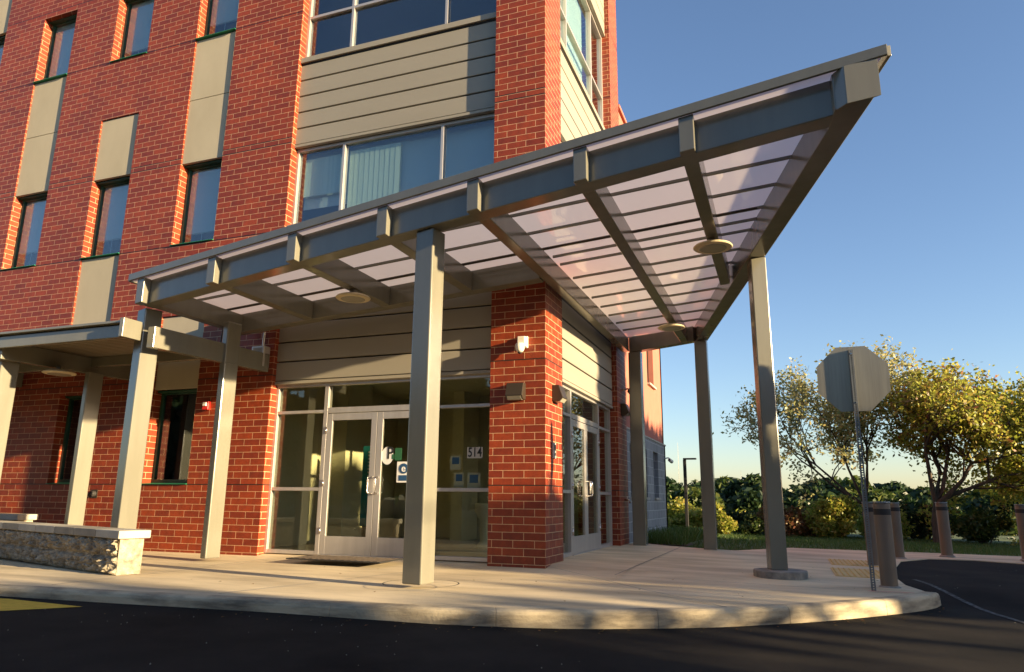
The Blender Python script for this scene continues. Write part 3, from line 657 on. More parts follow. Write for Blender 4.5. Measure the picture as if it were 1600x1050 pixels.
sheet([(.015, -.05), (rx(-.05) + .08, -.05), (rx(5.1) + .08, 5.1), (.015, 5.1)])
part(pan, 'roof_panels', 'polycarbonate', C)
ed = MB()
def edge(p, q, w=.03, o0=HB + .03, o1=HB + .125):
    p = Vector(p); q = Vector(q); t_ = (q - p).normalized(); nn = Vector((t_.y, -t_.x)) * w
    ed.prism([tuple(p), tuple(q), tuple(q + nn), tuple(p + nn)], zf(o0), zf(o1))
edge((-5.26, fy(-5.26) - .125), (4.02, fy(4.02) - .125)); edge((4.02, fy(4.02) - .125), (rx(5.12) + .085, 5.12))
edge((-5.26, -.05), (-5.26, fy(-5.26) - .125)); edge((rx(5.12) + .08, 5.13), (.02, 5.13))
part(ed, 'roof_edge_trim', 'paint', C, bevel=.004)
def post(cx, cy, w, d, th, z0, z1, name='post', parent=None, **k):
    a = R(th); fdv = Vector((math.cos(a), -math.sin(a))); sdv = Vector((math.sin(a), math.cos(a))); c = Vector((cx, cy))
    poly = [c - fdv * w, c, c + sdv * d, c - fdv * w + sdv * d]
    o = part(MB().prism([tuple(p) for p in poly], z0, z1), name, 'paint', parent or C, bevel=.014)
    return o
post(-.44, -2.645, .232, .24, 8, .0, lambda x, y: pb(x, y) - .002)
post(-5.15, -2.06, .20, .25, 13, -.01, lambda x, y: pb(x, y) - .002)
post(2.955, .335, .20, .22, -14.6, .03, lambda x, y: pb(x, y) - .006)
post(1.745, 4.78, .235, .235, 0, -.1, lambda x, y: pb(x, y) - .006)
post(.41, 5.02, .25, .25, 0, -.1, lambda x, y: pb(x, y) - .002)
post(-4.70, -.95, .115, .25, 8, 2.78, lambda x, y: pb(x, y) - .002, 'post_extension')
pd = MB(); pr_ = [(2.86 + .31 * (1 + .03 * math.sin(5 * a)) * math.cos(a), .36 + .31 * math.sin(a)) for a in np.linspace(0, 2 * math.pi, 25)[:-1]]
pd.prism(pr_, -.2, .035); tag(pd.build('post_footing', 'pad_concrete', bevel=.012), 'raised rough concrete pad under the right canopy post', 'footing')
# disc lamps
def disc_lamp(x, y, z, label):
    t = thing('disc_lamp', label, 'ceiling light', (x, y, z), 'round disc lamps under the canopies')
    m = MB(); m.lathe((0, 0, 0), [(.165, .0), (.225, .006), (.235, .018), (.222, .034), (.16, .058), (.06, .07), (.05, .07)], 32); part(m, 'shade', 'lamp_shell', t, local=True, smooth=False)
    m = MB(); m.lathe((0, 0, -.006), [(.158, 0), (.166, .007)], 32); part(m, 'lens', 'lamp_lens', t, local=True)
    m = MB(); m.tube([(0, 0, .069), (0, 0, .13)], [.055, .055], 12); part(m, 'stem', 'paint', t, local=True)
    return t
disc_lamp(-2.36, -1.22, pb(-2.36, 0) - .125, 'round tan disc lamp under the left part of the wedge canopy')
disc_lamp(2.36, -.68, pb(2.36, 0) - .125, 'round disc lamp under the canopy next to the tall right post')
disc_lamp(1.32, 3.05, pb(1.32, 0) - .125, 'smaller looking disc lamp under the far end of the canopy')

# ------------------------------------------------------------------ walkway canopy at left
K = thing('walkway_canopy', 'low flat metal walkway canopy on paired posts at the left along the brick wall', 'canopy', (0, 0, 0))
part(MB().box(-17, -5.2, -2.26, -2.19, 2.93, 3.10), 'fascia', 'paint', K, bevel=.006)
part(MB().box(-17, -5.22, -2.33, -.02, 3.115, 3.15), 'roof_sheet', 'paint', K, bevel=.004)
cg = MB()
for i in range(26): cg.box(-17, -5.24, -2.17 + i * .083, -2.17 + i * .083 + .055, 3.06, 3.085)
cg.box(-17, -5.24, -2.18, -.03, 3.087, 3.11)
part(cg, 'soffit', 'soffit_metal', K)
for k in range(5):
    dx = -2.74 * k
    if k == 0: pl_ = [(-4.99, -2.12), (-4.87, -2.12), (-4.66, -.02), (-4.78, -.02)]
    else: pl_ = [(-5.0 + dx - .12, -2.18), (-5.0 + dx, -2.18), (-4.8 + dx, -.02), (-4.92 + dx, -.02)]
    part(MB().prism(pl_, 2.79, 3.055 if k else 3.08), 'cross_beam', 'paint', K, bevel=.006)
    post(-4.70 + dx, -.95, .115, .25, 8, -.02, 2.788, 'post', K)
    if k: post(-5.15 + dx, -2.06, .20, .25, 13, -.02, 2.788, 'post', K)
part(MB().box(-17, -5.0, -.80, -.70, 2.90, 3.055), 'long_beam', 'paint', K, bevel=.006)
part(MB().box(-5.20, -5.13, -2.40, -2.10, 2.90, 3.16), 'end_bracket', 'paint', K, bevel=.006)
disc_lamp(-7.45, -1.45, 2.66, 'round disc lamp under the low walkway canopy at the left')

# ------------------------------------------------------------------ stone seat walls
def seat_wall(label, A_, B_, w_, z0, z1, capn, name='seat_wall', seed=3, darks=(1, 2)):
    t = thing(name, label, 'stone wall', (A_[0], A_[1], 0)); rnd = random.Random(seed)
    A2, B2 = Vector(A_), Vector(B_); d = (B2 - A2).normalized(); nrm = Vector((d.y, -d.x))
    Ln = (B2 - A2).length; rows = 2; h = (z1 - z0) / rows
    m = MB(); joint = .004
    # rock faced skin: displaced grid over front and end
    nx, nz = int(Ln / .022), 22
    def dsp(u, v, s): 
        return .046 * (math.sin(u * 37 + 3 * math.sin(v * 21 + s)) * .5 + math.sin(u * 71 + v * 40 + s) * .3 + math.sin(u * 13.7 - v * 33) * .4) + rnd.uniform(-.022, .022)
    vs = []
    for j in range(nz + 1):
        v = z0 + (z1 - z0) * j / nz; row = min(int((v - z0) / h), rows - 1); vr = (v - z0) / h - row
        edge_ = min(1, min(vr, 1 - vr) * 7)
        for i in range(nx + 1):
            u = Ln * i / nx; bl = .42; ub = ((u + row * .21) / bl) % 1; eb = min(1, min(ub, 1 - ub) * 14)
            k = edge_ * eb; q = dsp(u, v, row * 2.3) * k - .012 * (1 - k)
            p = A2 + d * u - nrm * (.03 * k + q); vs.append((p.x, p.y, v))
    m.add(vs, [(j * (nx + 1) + i, j * (nx + 1) + i + 1, (j + 1) * (nx + 1) + i + 1, (j + 1) * (nx + 1) + i) for j in range(nz) for i in range(nx)])
    q0, q1 = A2 - d * .0, A2 + nrm * w_
    pts = [A2 + nrm * .004, B2 + nrm * .004, B2 + nrm * w_, A2 + nrm * w_]; m.prism([tuple(p) for p in pts], z0, z1)
    part(m, 'rock_face_blocks', 'rock_block', t)
    # caps: one mesh each as parts
    n_ = capn; u = -.06
    for i in range(n_):
        L_ = (Ln + .06) / n_; ov = .045
        a = A2 + d * (u + i * L_ + .003) - nrm * ov; b = A2 + d * (u + (i + 1) * L_ - .003) - nrm * ov
        part(MB().prism([tuple(a), tuple(b), tuple(b + nrm * (w_ + 2 * ov)), tuple(a + nrm * (w_ + 2 * ov))], z1, z1 + .088), 'cap_stone', 'cap_block_dark' if i in darks else 'cap_block', t, bevel=.008)
    return t
seat_wall('low rock faced stone seat wall with flat cap stones before the left canopy post', (-4.04, -3.0), (-9.6, -1.28), .27, -.03, .362, 10, darks=(1, 2, 5, 8))
seat_wall('second stone seat wall whose pale cap shows at the far left edge', (-8.42, -1.05), (-12.5, -.85), .25, -.02, .44, 7, seed=9, darks=())

# ------------------------------------------------------------------ sign, bollards, tactile pads
def road_sign(label, sx, sy, sz, ap=.37):
    S = thing('traffic_sign', label, 'road sign', (sx, sy, gz(sx, sy)), 'octagonal road signs')
    oc = [(sx + ap / math.cos(math.pi / 8) * math.cos(math.pi / 8 + i * math.pi / 4), sz + ap / math.cos(math.pi / 8) * math.sin(math.pi / 8 + i * math.pi / 4)) for i in range(8)]
    m = MB(); m.add([(x, sy + .004, z) for x, z in oc] + [(x, sy + .008, z) for x, z in oc], [tuple(range(8)), tuple(range(15, 7, -1))] + [(i, (i + 1) % 8, 8 + (i + 1) % 8, 8 + i) for i in range(8)])
    part(m, 'plate', 'sign_back', S)
    m = MB(); m.add([(x, sy + .009, z) for x, z in oc] + [(x, sy + .0095, z) for x, z in oc], [tuple(range(8)), tuple(range(15, 7, -1))]); part(m, 'sign_face', 'red_plastic', S)
    m = MB(); hh = .022; zb, zt = -.12, sz + ap - .04; k = 0
    m.box(sx - hh, sx - .007, sy - .046, sy - .043, zb, zt); m.box(sx + .007, sx + hh, sy - .046, sy - .043, zb, zt)
    z = zb
    while z < zt - .03: m.box(sx - .007, sx + .007, sy - .0459, sy - .043, z, z + .013); z += .0254
    m.box(sx - hh, sx - hh + .003, sy - .043, sy + .003, zb, zt); m.box(sx + hh - .003, sx + hh, sy - .043, sy + .003, zb, zt)
    part(m, 'perforated_post', 'galvanised', S)
    part(MB().tube([(sx, sy - .05, sz + .28), (sx, sy + .01, sz + .28)], [.009, .009], 8).tube([(sx, sy - .05, sz - .28), (sx, sy + .01, sz - .28)], [.009, .009], 8), 'bolts', 'steel', S)

road_sign('octagonal metal road sign seen from behind on a perforated post', 3.79, -.42, 2.205)
road_sign('taller octagonal road sign beyond the right edge that shades the right canopy post', 7.25, -.52, 2.98)
def bollard(x, y, z, label, h=.93, r=.088):
    t = thing('bollard', label, 'bollard', (x, y, z), 'brown bollards round the road corner')
    m = MB(); m.lathe((0, 0, -.05), [(r, 0), (r, h), (r * .98, h + .012), (r * .9, h + .02)], 28); part(m, 'cover', 'bollard_cover', t, local=True)
    m = MB(); m.lathe((0, 0, h - .155), [(r + .002, 0), (r + .002, .065)], 28); part(m, 'reflective_band', 'black_rubber', t, local=True)
    m = MB(); m.lathe((0, 0, -.012), [(r + .03, 0), (r + .03, .012), (r + .004, .03)], 24); part(m, 'base_ring', 'pad_concrete', t, local=True)
    m = MB(); m.lathe((0, 0, h - .03), [(r + .003, 0), (r + .005, .01), (r + .003, .022)], 28); part(m, 'cap_seam', 'galvanised', t, local=True)
    return t
bollard(3.99, -.03, -.07, 'nearest tan bollard directly behind the sign post'); bollard(4.14, 2.95, -.07, 'bollard partly hidden by the sign post beside the yellow pads')
bollard(4.72, 4.95, -.075, 'bollard just peeping out behind the nearest one'); bollard(5.62, 5.98, -.08, 'bollard in front of the forked tree trunk', .95, .095); bollard(6.78, 5.72, -.085, 'bollard at the right edge of the picture', .93, .095)
def pad_(x0, x1, y0, y1, label):
    t = thing('tactile_pad', label, 'tactile paving', ((x0 + x1) / 2, (y0 + y1) / 2, 0), 'yellow tactile paving pads')
    m = MB(); m.prism([(x0, y0), (x1, y0), (x1, y1), (x0, y1)], lambda x, y: gz(x, y) - .01, lambda x, y: gz(x, y) + .008); part(m, 'plate', 'tactile', t, bevel=.003)
    m = MB(); nx_ = int((x1 - x0) / .06); ny_ = int((y1 - y0) / .06)
    for i in range(nx_):
        for j in range(ny_):
            x = x0 + (i + .5) * (x1 - x0) / nx_; y = y0 + (j + .5) * (y1 - y0) / ny_; z = gz(x, y) + .008
            m.add([(x + r_ * math.cos(a), y + r_ * math.sin(a), z + h_) for r_, h_ in ((.014, 0), (.009, .006)) for a in np.linspace(0, 2 * math.pi, 7)[:-1]], [(0 + q, (q + 1) % 6, 6 + (q + 1) % 6, 6 + q) for q in range(6)] + [tuple(range(6, 12))])
    o = part(m, 'domes', 'tactile', t); o['kind'] = 'stuff'
pad_(3.50, 4.10, .92, 2.12, 'nearer yellow tactile pad on the pavement beside the bollards'); pad_(3.55, 4.2, 2.75, 3.85, 'farther yellow tactile pad on the pavement')

# lamp post, masts
t = thing('street_lamp', 'slim black lamp post with a flat head on the lawn', 'street lamp', (-.07, 15.2, -.19))
m = MB().box(-.05, .05, -.05, .05, 0, 2.36); part(m, 'pole', 'black_rubber', t, local=True, bevel=.01)
part(MB().box(-.04, .38, -.09, .09, 2.36, 2.41), 'lamp_head', 'black_rubber', t, local=True, bevel=.01)
part(MB().box(-.1, .1, -.1, .1, -.05, .12), 'base', 'pad_concrete', t, local=True, bevel=.01)

# ------------------------------------------------------------------ vegetation
def leaf_mesh(pts, size, rng, jit=.35, flat=.5):
    n = len(pts); pts = np.asarray(pts)
    a = rng.normal(size=(n, 3)); a[:, 2] *= .8; a /= np.linalg.norm(a, axis=1)[:, None]
    b = rng.normal(size=(n, 3)); b -= (b * a).sum(1)[:, None] * a; b /= np.linalg.norm(b, axis=1)[:, None]
    s = size * (1 + jit * rng.uniform(-1, 1, n))[:, None]
    c = np.cross(a, b)
    v = np.stack([pts - a * s, pts + b * s * .55 + c * s * .12, pts + a * s, pts - b * s * .55 + c * s * .12], 1).reshape(-1, 3)
    return v
def quads_obj(name, v, m, parent=None):
    n = len(v) // 4; me = bpy.data.meshes.new(name); me.vertices.add(len(v)); me.vertices.foreach_set('co', v.astype(np.float32).ravel())
    me.loops.add(n * 4); me.loops.foreach_set('vertex_index', np.arange(n * 4, dtype=np.int32)); me.polygons.add(n)
    me.polygons.foreach_set('loop_start', np.arange(0, n * 4, 4, dtype=np.int32)); me.materials.append(MATS[m]); me.update(); me.validate()
    o = bpy.data.objects.new(name, me); COL.objects.link(o); o.parent = parent; return o
def grow(rng, base, dirs, L0, r0, depth, spread, up, mb, tips, ratio=.74, nseg=3):
    for d in dirs:
        p = Vector(base); d = Vector(d).normalized(); pts = [p.copy()]; rr = [r0]
        for k in range(nseg):
            d = (d + Vector(rng.normal(size=3).tolist()) * .13 + Vector((0, 0, up))).normalized(); p = p + d * L0 / nseg; pts.append(p.copy()); rr.append(r0 * (1 - .4 * (k + 1) / nseg))
            if depth <= 2: tips.append((p.copy(), L0))
        mb.tube([tuple(q) for q in pts], rr, 6 if r0 > .02 else 4, cap=False)
        if depth > 0:
            nb = 3 if depth > 1 else 2; nd = []
            for _ in range(nb):
                nd.append(d + Vector(rng.normal(size=3).tolist()) * spread)
            grow(rng, p, nd, L0 * ratio, r0 * .58, depth - 1, spread, up, mb, tips, ratio, nseg)
            q = pts[len(pts) // 2]; grow(rng, q, [d + Vector(rng.normal(size=3).tolist()) * spread * 1.4], L0 * ratio * .8, r0 * .42, depth - 1, spread, up, mb, tips, ratio, nseg) if depth > 1 else None
def tree(name, label, loc, seed, stems, L0, r0, depth, spread, up, nleaf, lsize, lm, cloud=.35, group=None, cat='tree', trunk=None, ratio=.74, keep=None, lm2=None):
    rng = np.random.default_rng(seed); t = thing(name, label, cat, loc, group); mb = MB(); tips = []
    b0 = Vector((0, 0, -.3)); top = Vector((0, 0, 0))
    if trunk: mb.tube([tuple(b0)] + [tuple(Vector(p)) for p in trunk], [r0 * 1.7] + list(np.linspace(r0 * 1.4, r0 * 1.05, len(trunk))), 9, cap=False); top = Vector(trunk[-1])
    grow(rng, top, stems, L0, r0, depth, spread, up, mb, tips, ratio)
    part(mb, 'trunk', 'bark', t, smooth=True, local=True)
    tp = np.array([tuple(p) for p, _ in tips])
    if keep is not None: tp = tp[keep(tp)]
    # clumped leaves
    idx = rng.integers(0, len(tp), nleaf); w_ = rng.random(len(tp)) ** 1.5; idx = rng.choice(len(tp), nleaf, p=w_ / w_.sum())
    pts = tp[idx] + rng.normal(size=(nleaf, 3)) * cloud * rng.random((nleaf, 1)) ** .5
    k = int(nleaf * .86) if lm2 else nleaf
    quads_obj('crown', leaf_mesh(pts[:k], lsize, rng), lm, t)
    if lm2: quads_obj('crown', leaf_mesh(pts[k:], lsize, rng), lm2, t)
    return t
# the two lit trees at the lawn's edge
tree('open_tree', 'open multi stemmed tree with sparse pale leaves behind the octagonal sign', (5.35, 17.2, -.2), 21,
     [(-.75, .0, .8), (-.42, .2, 1), (.1, -.1, 1), (.35, .1, 1), (-.95, -.2, .55)], 1.95, .052, 4, .40, .05, 13500, .062, 'leaf_pale', .20, trunk=[(0, 0, 0), (-.05, 0, .5), (.02, 0, .95)], ratio=.70)
tree('leafy_tree', 'leafy yellow green tree with a dark forked trunk at the right edge', (7.1, 15.8, -.2), 33,
     [(-.18, 0, 1), (.5, 0, 1), (.25, .2, 1), (.95, .1, .7), (.75, -.3, .9)], 1.62, .08, 4, .46, .05, 19000, .064, 'leaf_yellow_green', .21, trunk=[(0, 0, 0), (.0, 0, .5), (.08, 0, 1.0)], ratio=.71, lm2='leaf_russet')
tree('leafy_tree', 'third tree whose leaves enter at the far right edge', (10.9, 16.6, -.2), 5,
     [(-.3, 0, 1), (.3, 0, 1), (.1, .3, 1)], 1.5, .1, 4, .42, .05, 20000, .064, 'leaf_yellow_green', .30, trunk=[(0, 0, 0), (.0, 0, .5), (.08, 0, 1.0)], ratio=.72)
def clump(name, label, loc, rx_, ry_, rz_, n, ls, lm, seed, cat='bush', group=None, lobes=14, stems=True, base=0.0):
    rng = np.random.default_rng(seed); t = thing(name, label, cat, loc, group)
    c = rng.normal(size=(lobes, 3)); c /= np.linalg.norm(c, axis=1)[:, None]; c *= rng.random((lobes, 1)) ** .4 * .75
    c = c * [rx_, ry_, rz_]; c[:, 2] = np.abs(c[:, 2]) + base * .0; rad = rng.uniform(.28, .5, lobes) * min(rx_, ry_, rz_ * 1.2)
    i = rng.integers(0, lobes, n); d = rng.normal(size=(n, 3)); d /= np.linalg.norm(d, axis=1)[:, None]
    p = c[i] + d * rad[i][:, None] * (rng.random((n, 1)) ** .33) * (1 + .12 * rng.normal(size=(n, 1)))
    p[:, 2] = np.maximum(p[:, 2] + base, .02)
    quads_obj('crown', leaf_mesh(p, ls, rng), lm, t)
    if stems:
        mb = MB()
        for k in range(lobes):
            q = Vector(c[k].tolist()) + Vector((0, 0, base)); mb.tube([(q.x * .1, q.y * .1, -.2), (q.x * .45, q.y * .45, q.z * .4), tuple(q)], [.03 * rz_, .02 * rz_, .006 * rz_], 5, cap=False)
        part(mb, 'trunk', 'bark', t, local=True)
    return t
GB = 'bushes along the lawn edge'
BL = [(-3.0 + 1.55 * k) for k in range(0)]
for i, (x, y, a, b_, h, n, lm, lb) in enumerate([
    (3.6, 18.6, 1.6, .9, 1.3, 6500, 'leaf_green', 'green bush standing behind the russet bush and the sapling'),
    (7.2, 18.4, 1.7, .9, 1.35, 6500, 'leaf_dark', 'dark bush behind the bollards left of the forked trunk'),
    (1.4, 18.8, 1.3, .8, .9, 4200, 'leaf_dark', 'low dark bush behind the small rounded bushes'),
    (14.6, 15.4, 1.5, 1.0, 1.7, 6500, 'leaf_green', 'tall green bush just beyond the right edge bollard'),
    (2.9, 16.6, 1.1, .9, 1.05, 5200, 'leaf_russet', 'russet tinged bush right of the tall right post'),
    (4.4, 16.4, .95, .8, 1.5, 6500, 'leaf_bush', 'bright yellow green sapling bush between the right post and the sign post'),
    (5.9, 17.2, 1.1, .9, 1.2, 5500, 'leaf_bush', 'yellow green bush behind the nearest bollard'),
    (8.5, 16.6, 1.2, .8, 1.0, 5000, 'leaf_green', 'green bush at the foot of the forked tree'),
    (10.4, 15.8, 1.5, .9, 1.3, 7000, 'leaf_dark', 'dark green bush right of the forked tree'),
    (12.6, 16.0, 1.6, 1.0, 1.5, 7000, 'leaf_dark', 'dark green bush near the right edge bollard'),
    (1.05, 15.4, .45, .4, .75, 2200, 'leaf_bush', 'small rounded bush just right of the far canopy post'),
    (1.9, 16.2, .5, .4, .62, 1800, 'leaf_green', 'small dark bush in front of the shaded woods between the two right posts')]):
    clump('bush', lb, (x, y, -.25), a, b_, h, n, .055, lm, 40 + i, group=GB, base=.15)
# bright trees behind the street lamp
clump('broadleaf_tree', 'sunlit yellow green tree behind the street lamp', (-.6, 21.5, -.6), 1.7, 1.3, 1.9, 15000, .085, 'leaf_yellow_green', 61, cat='tree', lobes=26)
clump('broadleaf_tree', 'lower green tree right of the street lamp against the woods', (1.2, 24.5, -1.0), 1.3, 1.2, 1.5, 9000, .085, 'leaf_bush', 62, cat='tree', lobes=20)
# shaded woods beyond the slope: one mass of crowns
rw = np.random.default_rng(4); LV = []
for row, (dd, top, nn, nl, ls) in enumerate(((25.5, -.25, 24, 3000, .10), (31, -.3, 16, 4200, .15), (40, .3, 13, 5200, .20), (54, 1.6, 15, 4600, .26), (74, 2.6, 18, 3600, .36), (104, 3.6, 22, 2600, .50), (150, 5.2, 24, 1700, .75))):
    for k in range(nn):
        lat = (-.30 + 1.25 * (k + .5 * (row % 2)) / nn) + rw.uniform(-.025, .025); d = dd * rw.uniform(.93, 1.07)
        x = 2.986 - .351 * d + .936 * d * lat; y = -9.29 + .936 * d + .351 * d * lat
        if y < 16.8 or (dd < 28 and x < .5): continue
        R_ = (3.6 * (dd / 54) ** .45 if dd > 28 else 1.3) * rw.uniform(.8, 1.2); zt_ = top + rw.uniform(-.9, .7) * (dd / 60) ** .5; lobes = 22
        c = rw.normal(size=(lobes, 3)); c /= np.linalg.norm(c, axis=1)[:, None]; c[:, 2] = np.abs(c[:, 2]); c *= R_ * .68
        i = rw.integers(0, lobes, nl); q = rw.normal(size=(nl, 3)); q /= np.linalg.norm(q, axis=1)[:, None]; q[:, 2] = np.abs(q[:, 2]) * .9 + .1 * q[:, 2]
        p = c[i] + q * (R_ * .34) * (rw.random((nl, 1)) ** .2); p[:, 2] *= 1.15
        p = np.concatenate([p, np.stack([rw.uniform(-R_, R_, nl // 2), rw.uniform(-R_, 0, nl // 2), rw.uniform(-6, 0, nl // 2)], 1)])
        p += [x, y, zt_ - R_ * 1.15]; LV.append((row, k, leaf_mesh(p, ls, rw)))
struct(quads_obj('woodland', np.concatenate([v for r_, k, v in LV if (k + r_) % 3]), 'leaf_dark'), 'stuff')
struct(quads_obj('woodland', np.concatenate([v for r_, k, v in LV if not (k + r_) % 3]), 'leaf_green'), 'stuff')
# distant wooded ridge
hm = MB(); nx_, ny_ = 160, 24; rgh = np.random.default_rng(8); ph = rgh.uniform(0, 6, 40)
vs = []
for j in range(ny_ + 1):
    for i in range(nx_ + 1):
        x = -420 + 900 * i / nx_; y = 560 + 300 * j / ny_; e_ = math.sin(math.pi * j / ny_)
        hh_ = 27 * math.exp(-((x + 48) / 50) ** 2) + 5 * math.exp(-((x - 70) / 120) ** 2) + 6 * math.exp(-((x + 220) / 120) ** 2)
        hh_ += sum(math.sin(x * (.05 + .013 * q) + ph[q]) * math.sin(y * (.04 + .011 * q) + ph[q + 8]) * 1.1 for q in range(8))
        vs.append((x, y, -14 + (hh_ + 6) * e_ ** .7 + rgh.uniform(-.9, .9)))
hm.add(vs, [(j * (nx_ + 1) + i, j * (nx_ + 1) + i + 1, (j + 1) * (nx_ + 1) + i + 1, (j + 1) * (nx_ + 1) + i) for j in range(ny_) for i in range(nx_)])
struct(hm.build('hills', 'hill_woods'))
for x, y, z, h, lb in ((-33, 668, 8, 20, 'thin radio mast on the distant ridge right of the far canopy post'), (-38, 672, 6, 14, 'short radio mast beside the thin one on the distant ridge'), (-64.6, 499, -4, 44, 'tall thin radio mast beside the street lamp far away')):
    t = thing('radio_mast', lb, 'mast', (x, y, z), 'radio masts on the ridge'); m = MB()
    for a in (0, 2.1, 4.2): m.tube([(math.cos(a) * .35, math.sin(a) * .35, 0), (math.cos(a) * .08, math.sin(a) * .08, h)], [.045, .03], 4)
    for q in range(int(h / 1.5)): m.tube([(.4 * (1 - q * 1.5 / h) , 0, q * 1.5), (-.3 * (1 - q * 1.5 / h), 0, q * 1.5 + 1.2)], [.03, .03], 4)
    part(m, 'lattice', 'bronze', t, local=True)
# planting bed by the wing: ornamental grass tufts
rg_ = np.random.default_rng(12); v = []
n = 2600; bx = rg_.uniform(.12, 1.0, n); by = rg_.uniform(5.9, 11.3, n); hgt = rg_.uniform(.12, .34, n)
for i in range(n):
    x, y, h = bx[i], by[i], hgt[i]; a = rg_.uniform(0, 6.28); w_ = .008; lx, ly = rg_.normal(size=2) * .12
    z = lawnz(x, y) - .02; dx, dy = math.cos(a) * w_, math.sin(a) * w_
    v += [(x - dx, y - dy, z), (x + dx, y + dy, z), (x + lx + dx * .3, y + ly + dy * .3, z + h), (x + lx - dx * .3, y + ly - dy * .3, z + h)]
struct(quads_obj('ornamental_grass', np.array(v), 'grass_blade'), 'stuff')
mb = MB(); mb.prism([(-.0, 5.9), (1.1, 5.9), (1.25, 8.5), (1.05, 11.5), (-.0, 11.5)], -.3, lambda x, y: lawnz(x, y) + .015); struct(mb.build('mulch_bed', 'mulch'))
# lawn blades
n = 60000; x = rg_.uniform(-1, 16, n); y = rg_.uniform(5.2, 17.5, n)
def inpoly(px, py, poly):
    c = np.zeros(len(px), bool); j = len(poly) - 1
    for i in range(len(poly)):
        xi, yi = poly[i]; xj, yj = poly[j]
        c ^= ((yi > py) != (yj > py)) & (px < (xj - xi) * (py - yi) / (yj - yi + 1e-12) + xi); j = i
    return c
ok = ~inpoly(x, y, poly) & ((x > .02) | (y > 11)) & ~((x > 4.1) & (y < 5.6)) & ~((x < 1.1) & (y < 11.3)); x, y = x[ok], y[ok]; n = len(x)
z = np.array([lz(a, b) for a, b in zip(x, y)]); a = rg_.uniform(0, 6.28, n); w_ = .006; h = rg_.uniform(.03, .075, n); l = rg_.normal(size=(n, 2)) * .025
dx, dy = np.cos(a) * w_, np.sin(a) * w_
v = np.stack([np.stack([x - dx, y - dy, z - .01], 1), np.stack([x + dx, y + dy, z - .01], 1), np.stack([x + l[:, 0] + dx * .3, y + l[:, 1] + dy * .3, z + h], 1), np.stack([x + l[:, 0] - dx * .3, y + l[:, 1] - dy * .3, z + h], 1)], 1).reshape(-1, 3)
struct(quads_obj('lawn_grass', v, 'grass_blade'), 'stuff')
# grit on the road by the kerb
gm_ = MB(); rr = random.Random(5)
for i in range(120):
    x = rr.uniform(-3, 6.5); y = rr.uniform(-5.6, 4) if x > 4.6 else rr.uniform(-6.2, -4.25); s_ = rr.uniform(.002, .0065); z = roadz(x, y) + s_ * .5
    gm_.add([(x - s_, y, z), (x, y - s_, z), (x + s_, y, z), (x, y + s_, z), (x, y, z + s_), (x, y, z - s_)], [(0, 1, 4), (1, 2, 4), (2, 3, 4), (3, 0, 4), (1, 0, 5), (2, 1, 5), (3, 2, 5), (0, 3, 5)])
struct(gm_.build('road_grit', 'cap_block_dark'), 'stuff')

# a few fallen leaves lying along the kerb and on the slab
fr = np.random.default_rng(77); q = []
for i in range(150):
    k = fr.integers(8, len(kl) - 1); x, y = kl[k]; t_ = fr.random()
    if t_ < .75: y -= .05 + abs(fr.normal()) * .18; z = roadz(x, y) + .006
    else: x -= fr.random() * 1.5; y += .3 + fr.random() * 2.5; z = gz(x, y) + .006
    a = fr.uniform(0, 6.28); s_ = fr.uniform(.008, .02); c, d = math.cos(a) * s_, math.sin(a) * s_
    q += [(x - c, y - d, z), (x + d * .6, y - c * .6, z + s_ * .3), (x + c, y + d, z + s_ * .15), (x - d * .6, y + c * .6, z + s_ * .25)]
struct(quads_obj('fallen_leaves', np.array(q), 'leaf_russet'), 'stuff')
# ------------------------------------------------------------------ unseen trees outside the frame, crowns shaped to shade the forecourt
def shade(label, x, s0, s1, z0, z1, n, ls, seed, th=2.0):
    rng = np.random.default_rng(seed); off = -math.tan(R(SUN_AZ)) * x
    yc = (s0 + s1) / 2 + off; t = thing('shade_tree', label, 'tree', (x, yc, -.2), 'trees beyond the right edge')
    p = np.stack([rng.uniform(-th / 2, th / 2, n), rng.uniform(-(s1 - s0) / 2, (s1 - s0) / 2, n), rng.uniform(z0, z1, n)], 1)
    # leaf block sized for the shade it casts, edges jittered
    p += rng.normal(size=p.shape) * .08
    quads_obj('crown', leaf_mesh(p, ls, rng), 'leaf_green', t)
    mb = MB(); mb.tube([(0, 0, -.5), (.05, .1, z0 + .2), (0, 0, z1 * .8)], [.16, .12, .05], 8); part(mb, 'trunk', 'bark', t, local=True)
    return t
TX = 26; dz = math.tan(R(SUN_EL)) * TX / math.cos(R(SUN_AZ)) + .2
shade('tall shade tree beyond the right edge opposite the far canopy posts', TX, 3.6, 5.5, .6, dz + 4.4, 3400, .30, 81, 1.2)
shade('shade tree beyond the right edge opposite the stucco wall', TX, 5.5, 11, .6, dz + 2.5, 4200, .34, 82)
shade('low shade tree beyond the right edge opposite the lawn', TX, 11, 21, .6, dz - .7, 4200, .34, 86)
shade('medium shade tree beyond the right edge opposite the near side panel', TX, 1.3, 2.15, .6, dz + 2.2, 1300, .26, 83, 1.2)
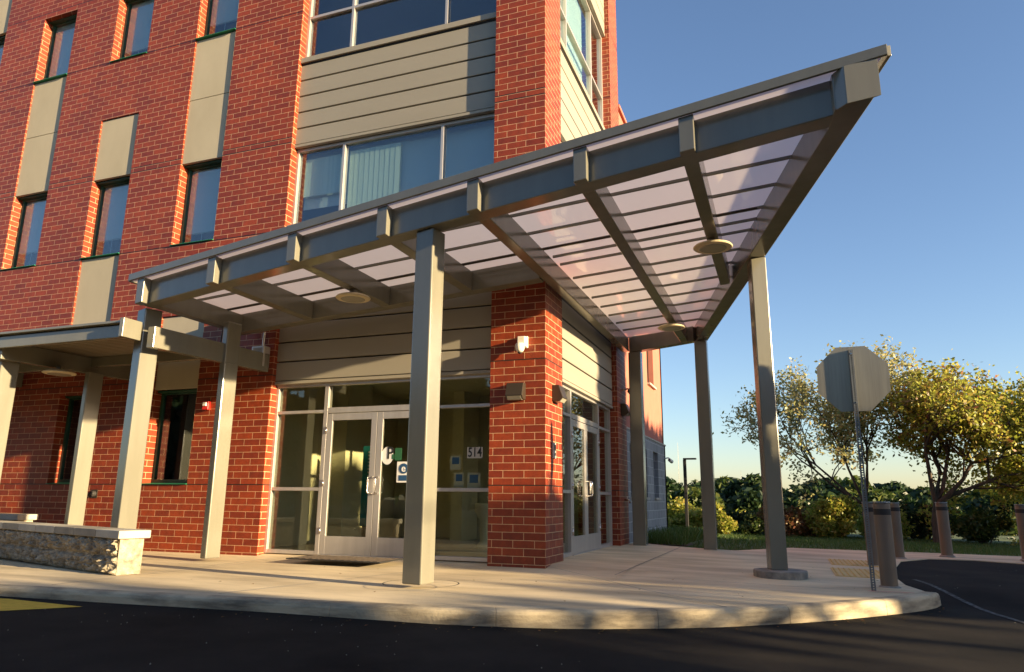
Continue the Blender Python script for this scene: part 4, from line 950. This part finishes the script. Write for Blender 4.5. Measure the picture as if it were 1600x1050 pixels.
shade('short shade tree beyond the right edge opposite the side doors', TX, 2.15, 2.85, .6, dz + .85, 900, .24, 87, 1.2)
shade('medium shade tree beyond the right edge opposite the far side panel', TX, 2.85, 3.6, .6, dz + 2.2, 1200, .26, 88, 1.2)
shade('lower shade tree beyond the right edge opposite the corner pillar', TX, -.25, 1.3, .6, dz + .75, 1500, .26, 84, 1.2)
shade('broad shade tree beyond the right edge opposite the road', TX, -13, -4.1, .6, dz + .55, 4200, .34, 85)
# thin unseen boughs, put in to streak the pavement with shade
t = thing('shade_tree', 'thin boughed tree beyond the right edge opposite the pavement', 'tree', (TX, -2.2 - math.tan(R(SUN_AZ)) * TX, -.2), 'trees beyond the right edge')
mb = MB(); rb_ = random.Random(3)
mb.tube([(0, -2.2, -.5), (0, -2.0, dz - .9)], [.14, .10], 8)
for zz, ya, yb, r_ in ((dz - .55, -2, 1.9, .05), (dz - .12, -1.9, 1.2, .03), (dz + .7, -2, 2.5, .03), (dz - .2, -1.9, -.6, .05)):
    pts = [(rb_.uniform(-.2, .2), ya + (yb - ya) * k / 6, zz + rb_.uniform(-.12, .12)) for k in range(7)]; mb.tube(pts, [r_ * (1 - k * .1) for k in range(7)], 6)
part(mb, 'trunk', 'bark', t, local=True)
rng = np.random.default_rng(99); p = np.stack([rng.uniform(-1, 1, 150), rng.uniform(-2, 2, 150), dz - .45 + rng.normal(size=150) * .16], 1); quads_obj('crown', leaf_mesh(p, .2, rng), 'leaf_green', t)
# trees across the road behind the viewer, mirrored in the glass
pb_ = clump('street_tree', 'round tree across the road behind the viewer', (-14, -25, -.2), 4.8, 3.6, 8.5, 6500, .46, 'leaf_dark', 91, cat='tree', group='trees across the road behind the viewer', lobes=34, base=1.6)
for k in range(1, 15):
    o = copy_tree(pb_); o.location = (-14 + 6.6 * ((k + 1) // 2) * (1 if k % 2 else -1), -25 - (k % 3) * 2.0, -.2); o.rotation_euler = (0, 0, k * 1.3); o.scale = (1, 1, .9 + .1 * (k % 4))
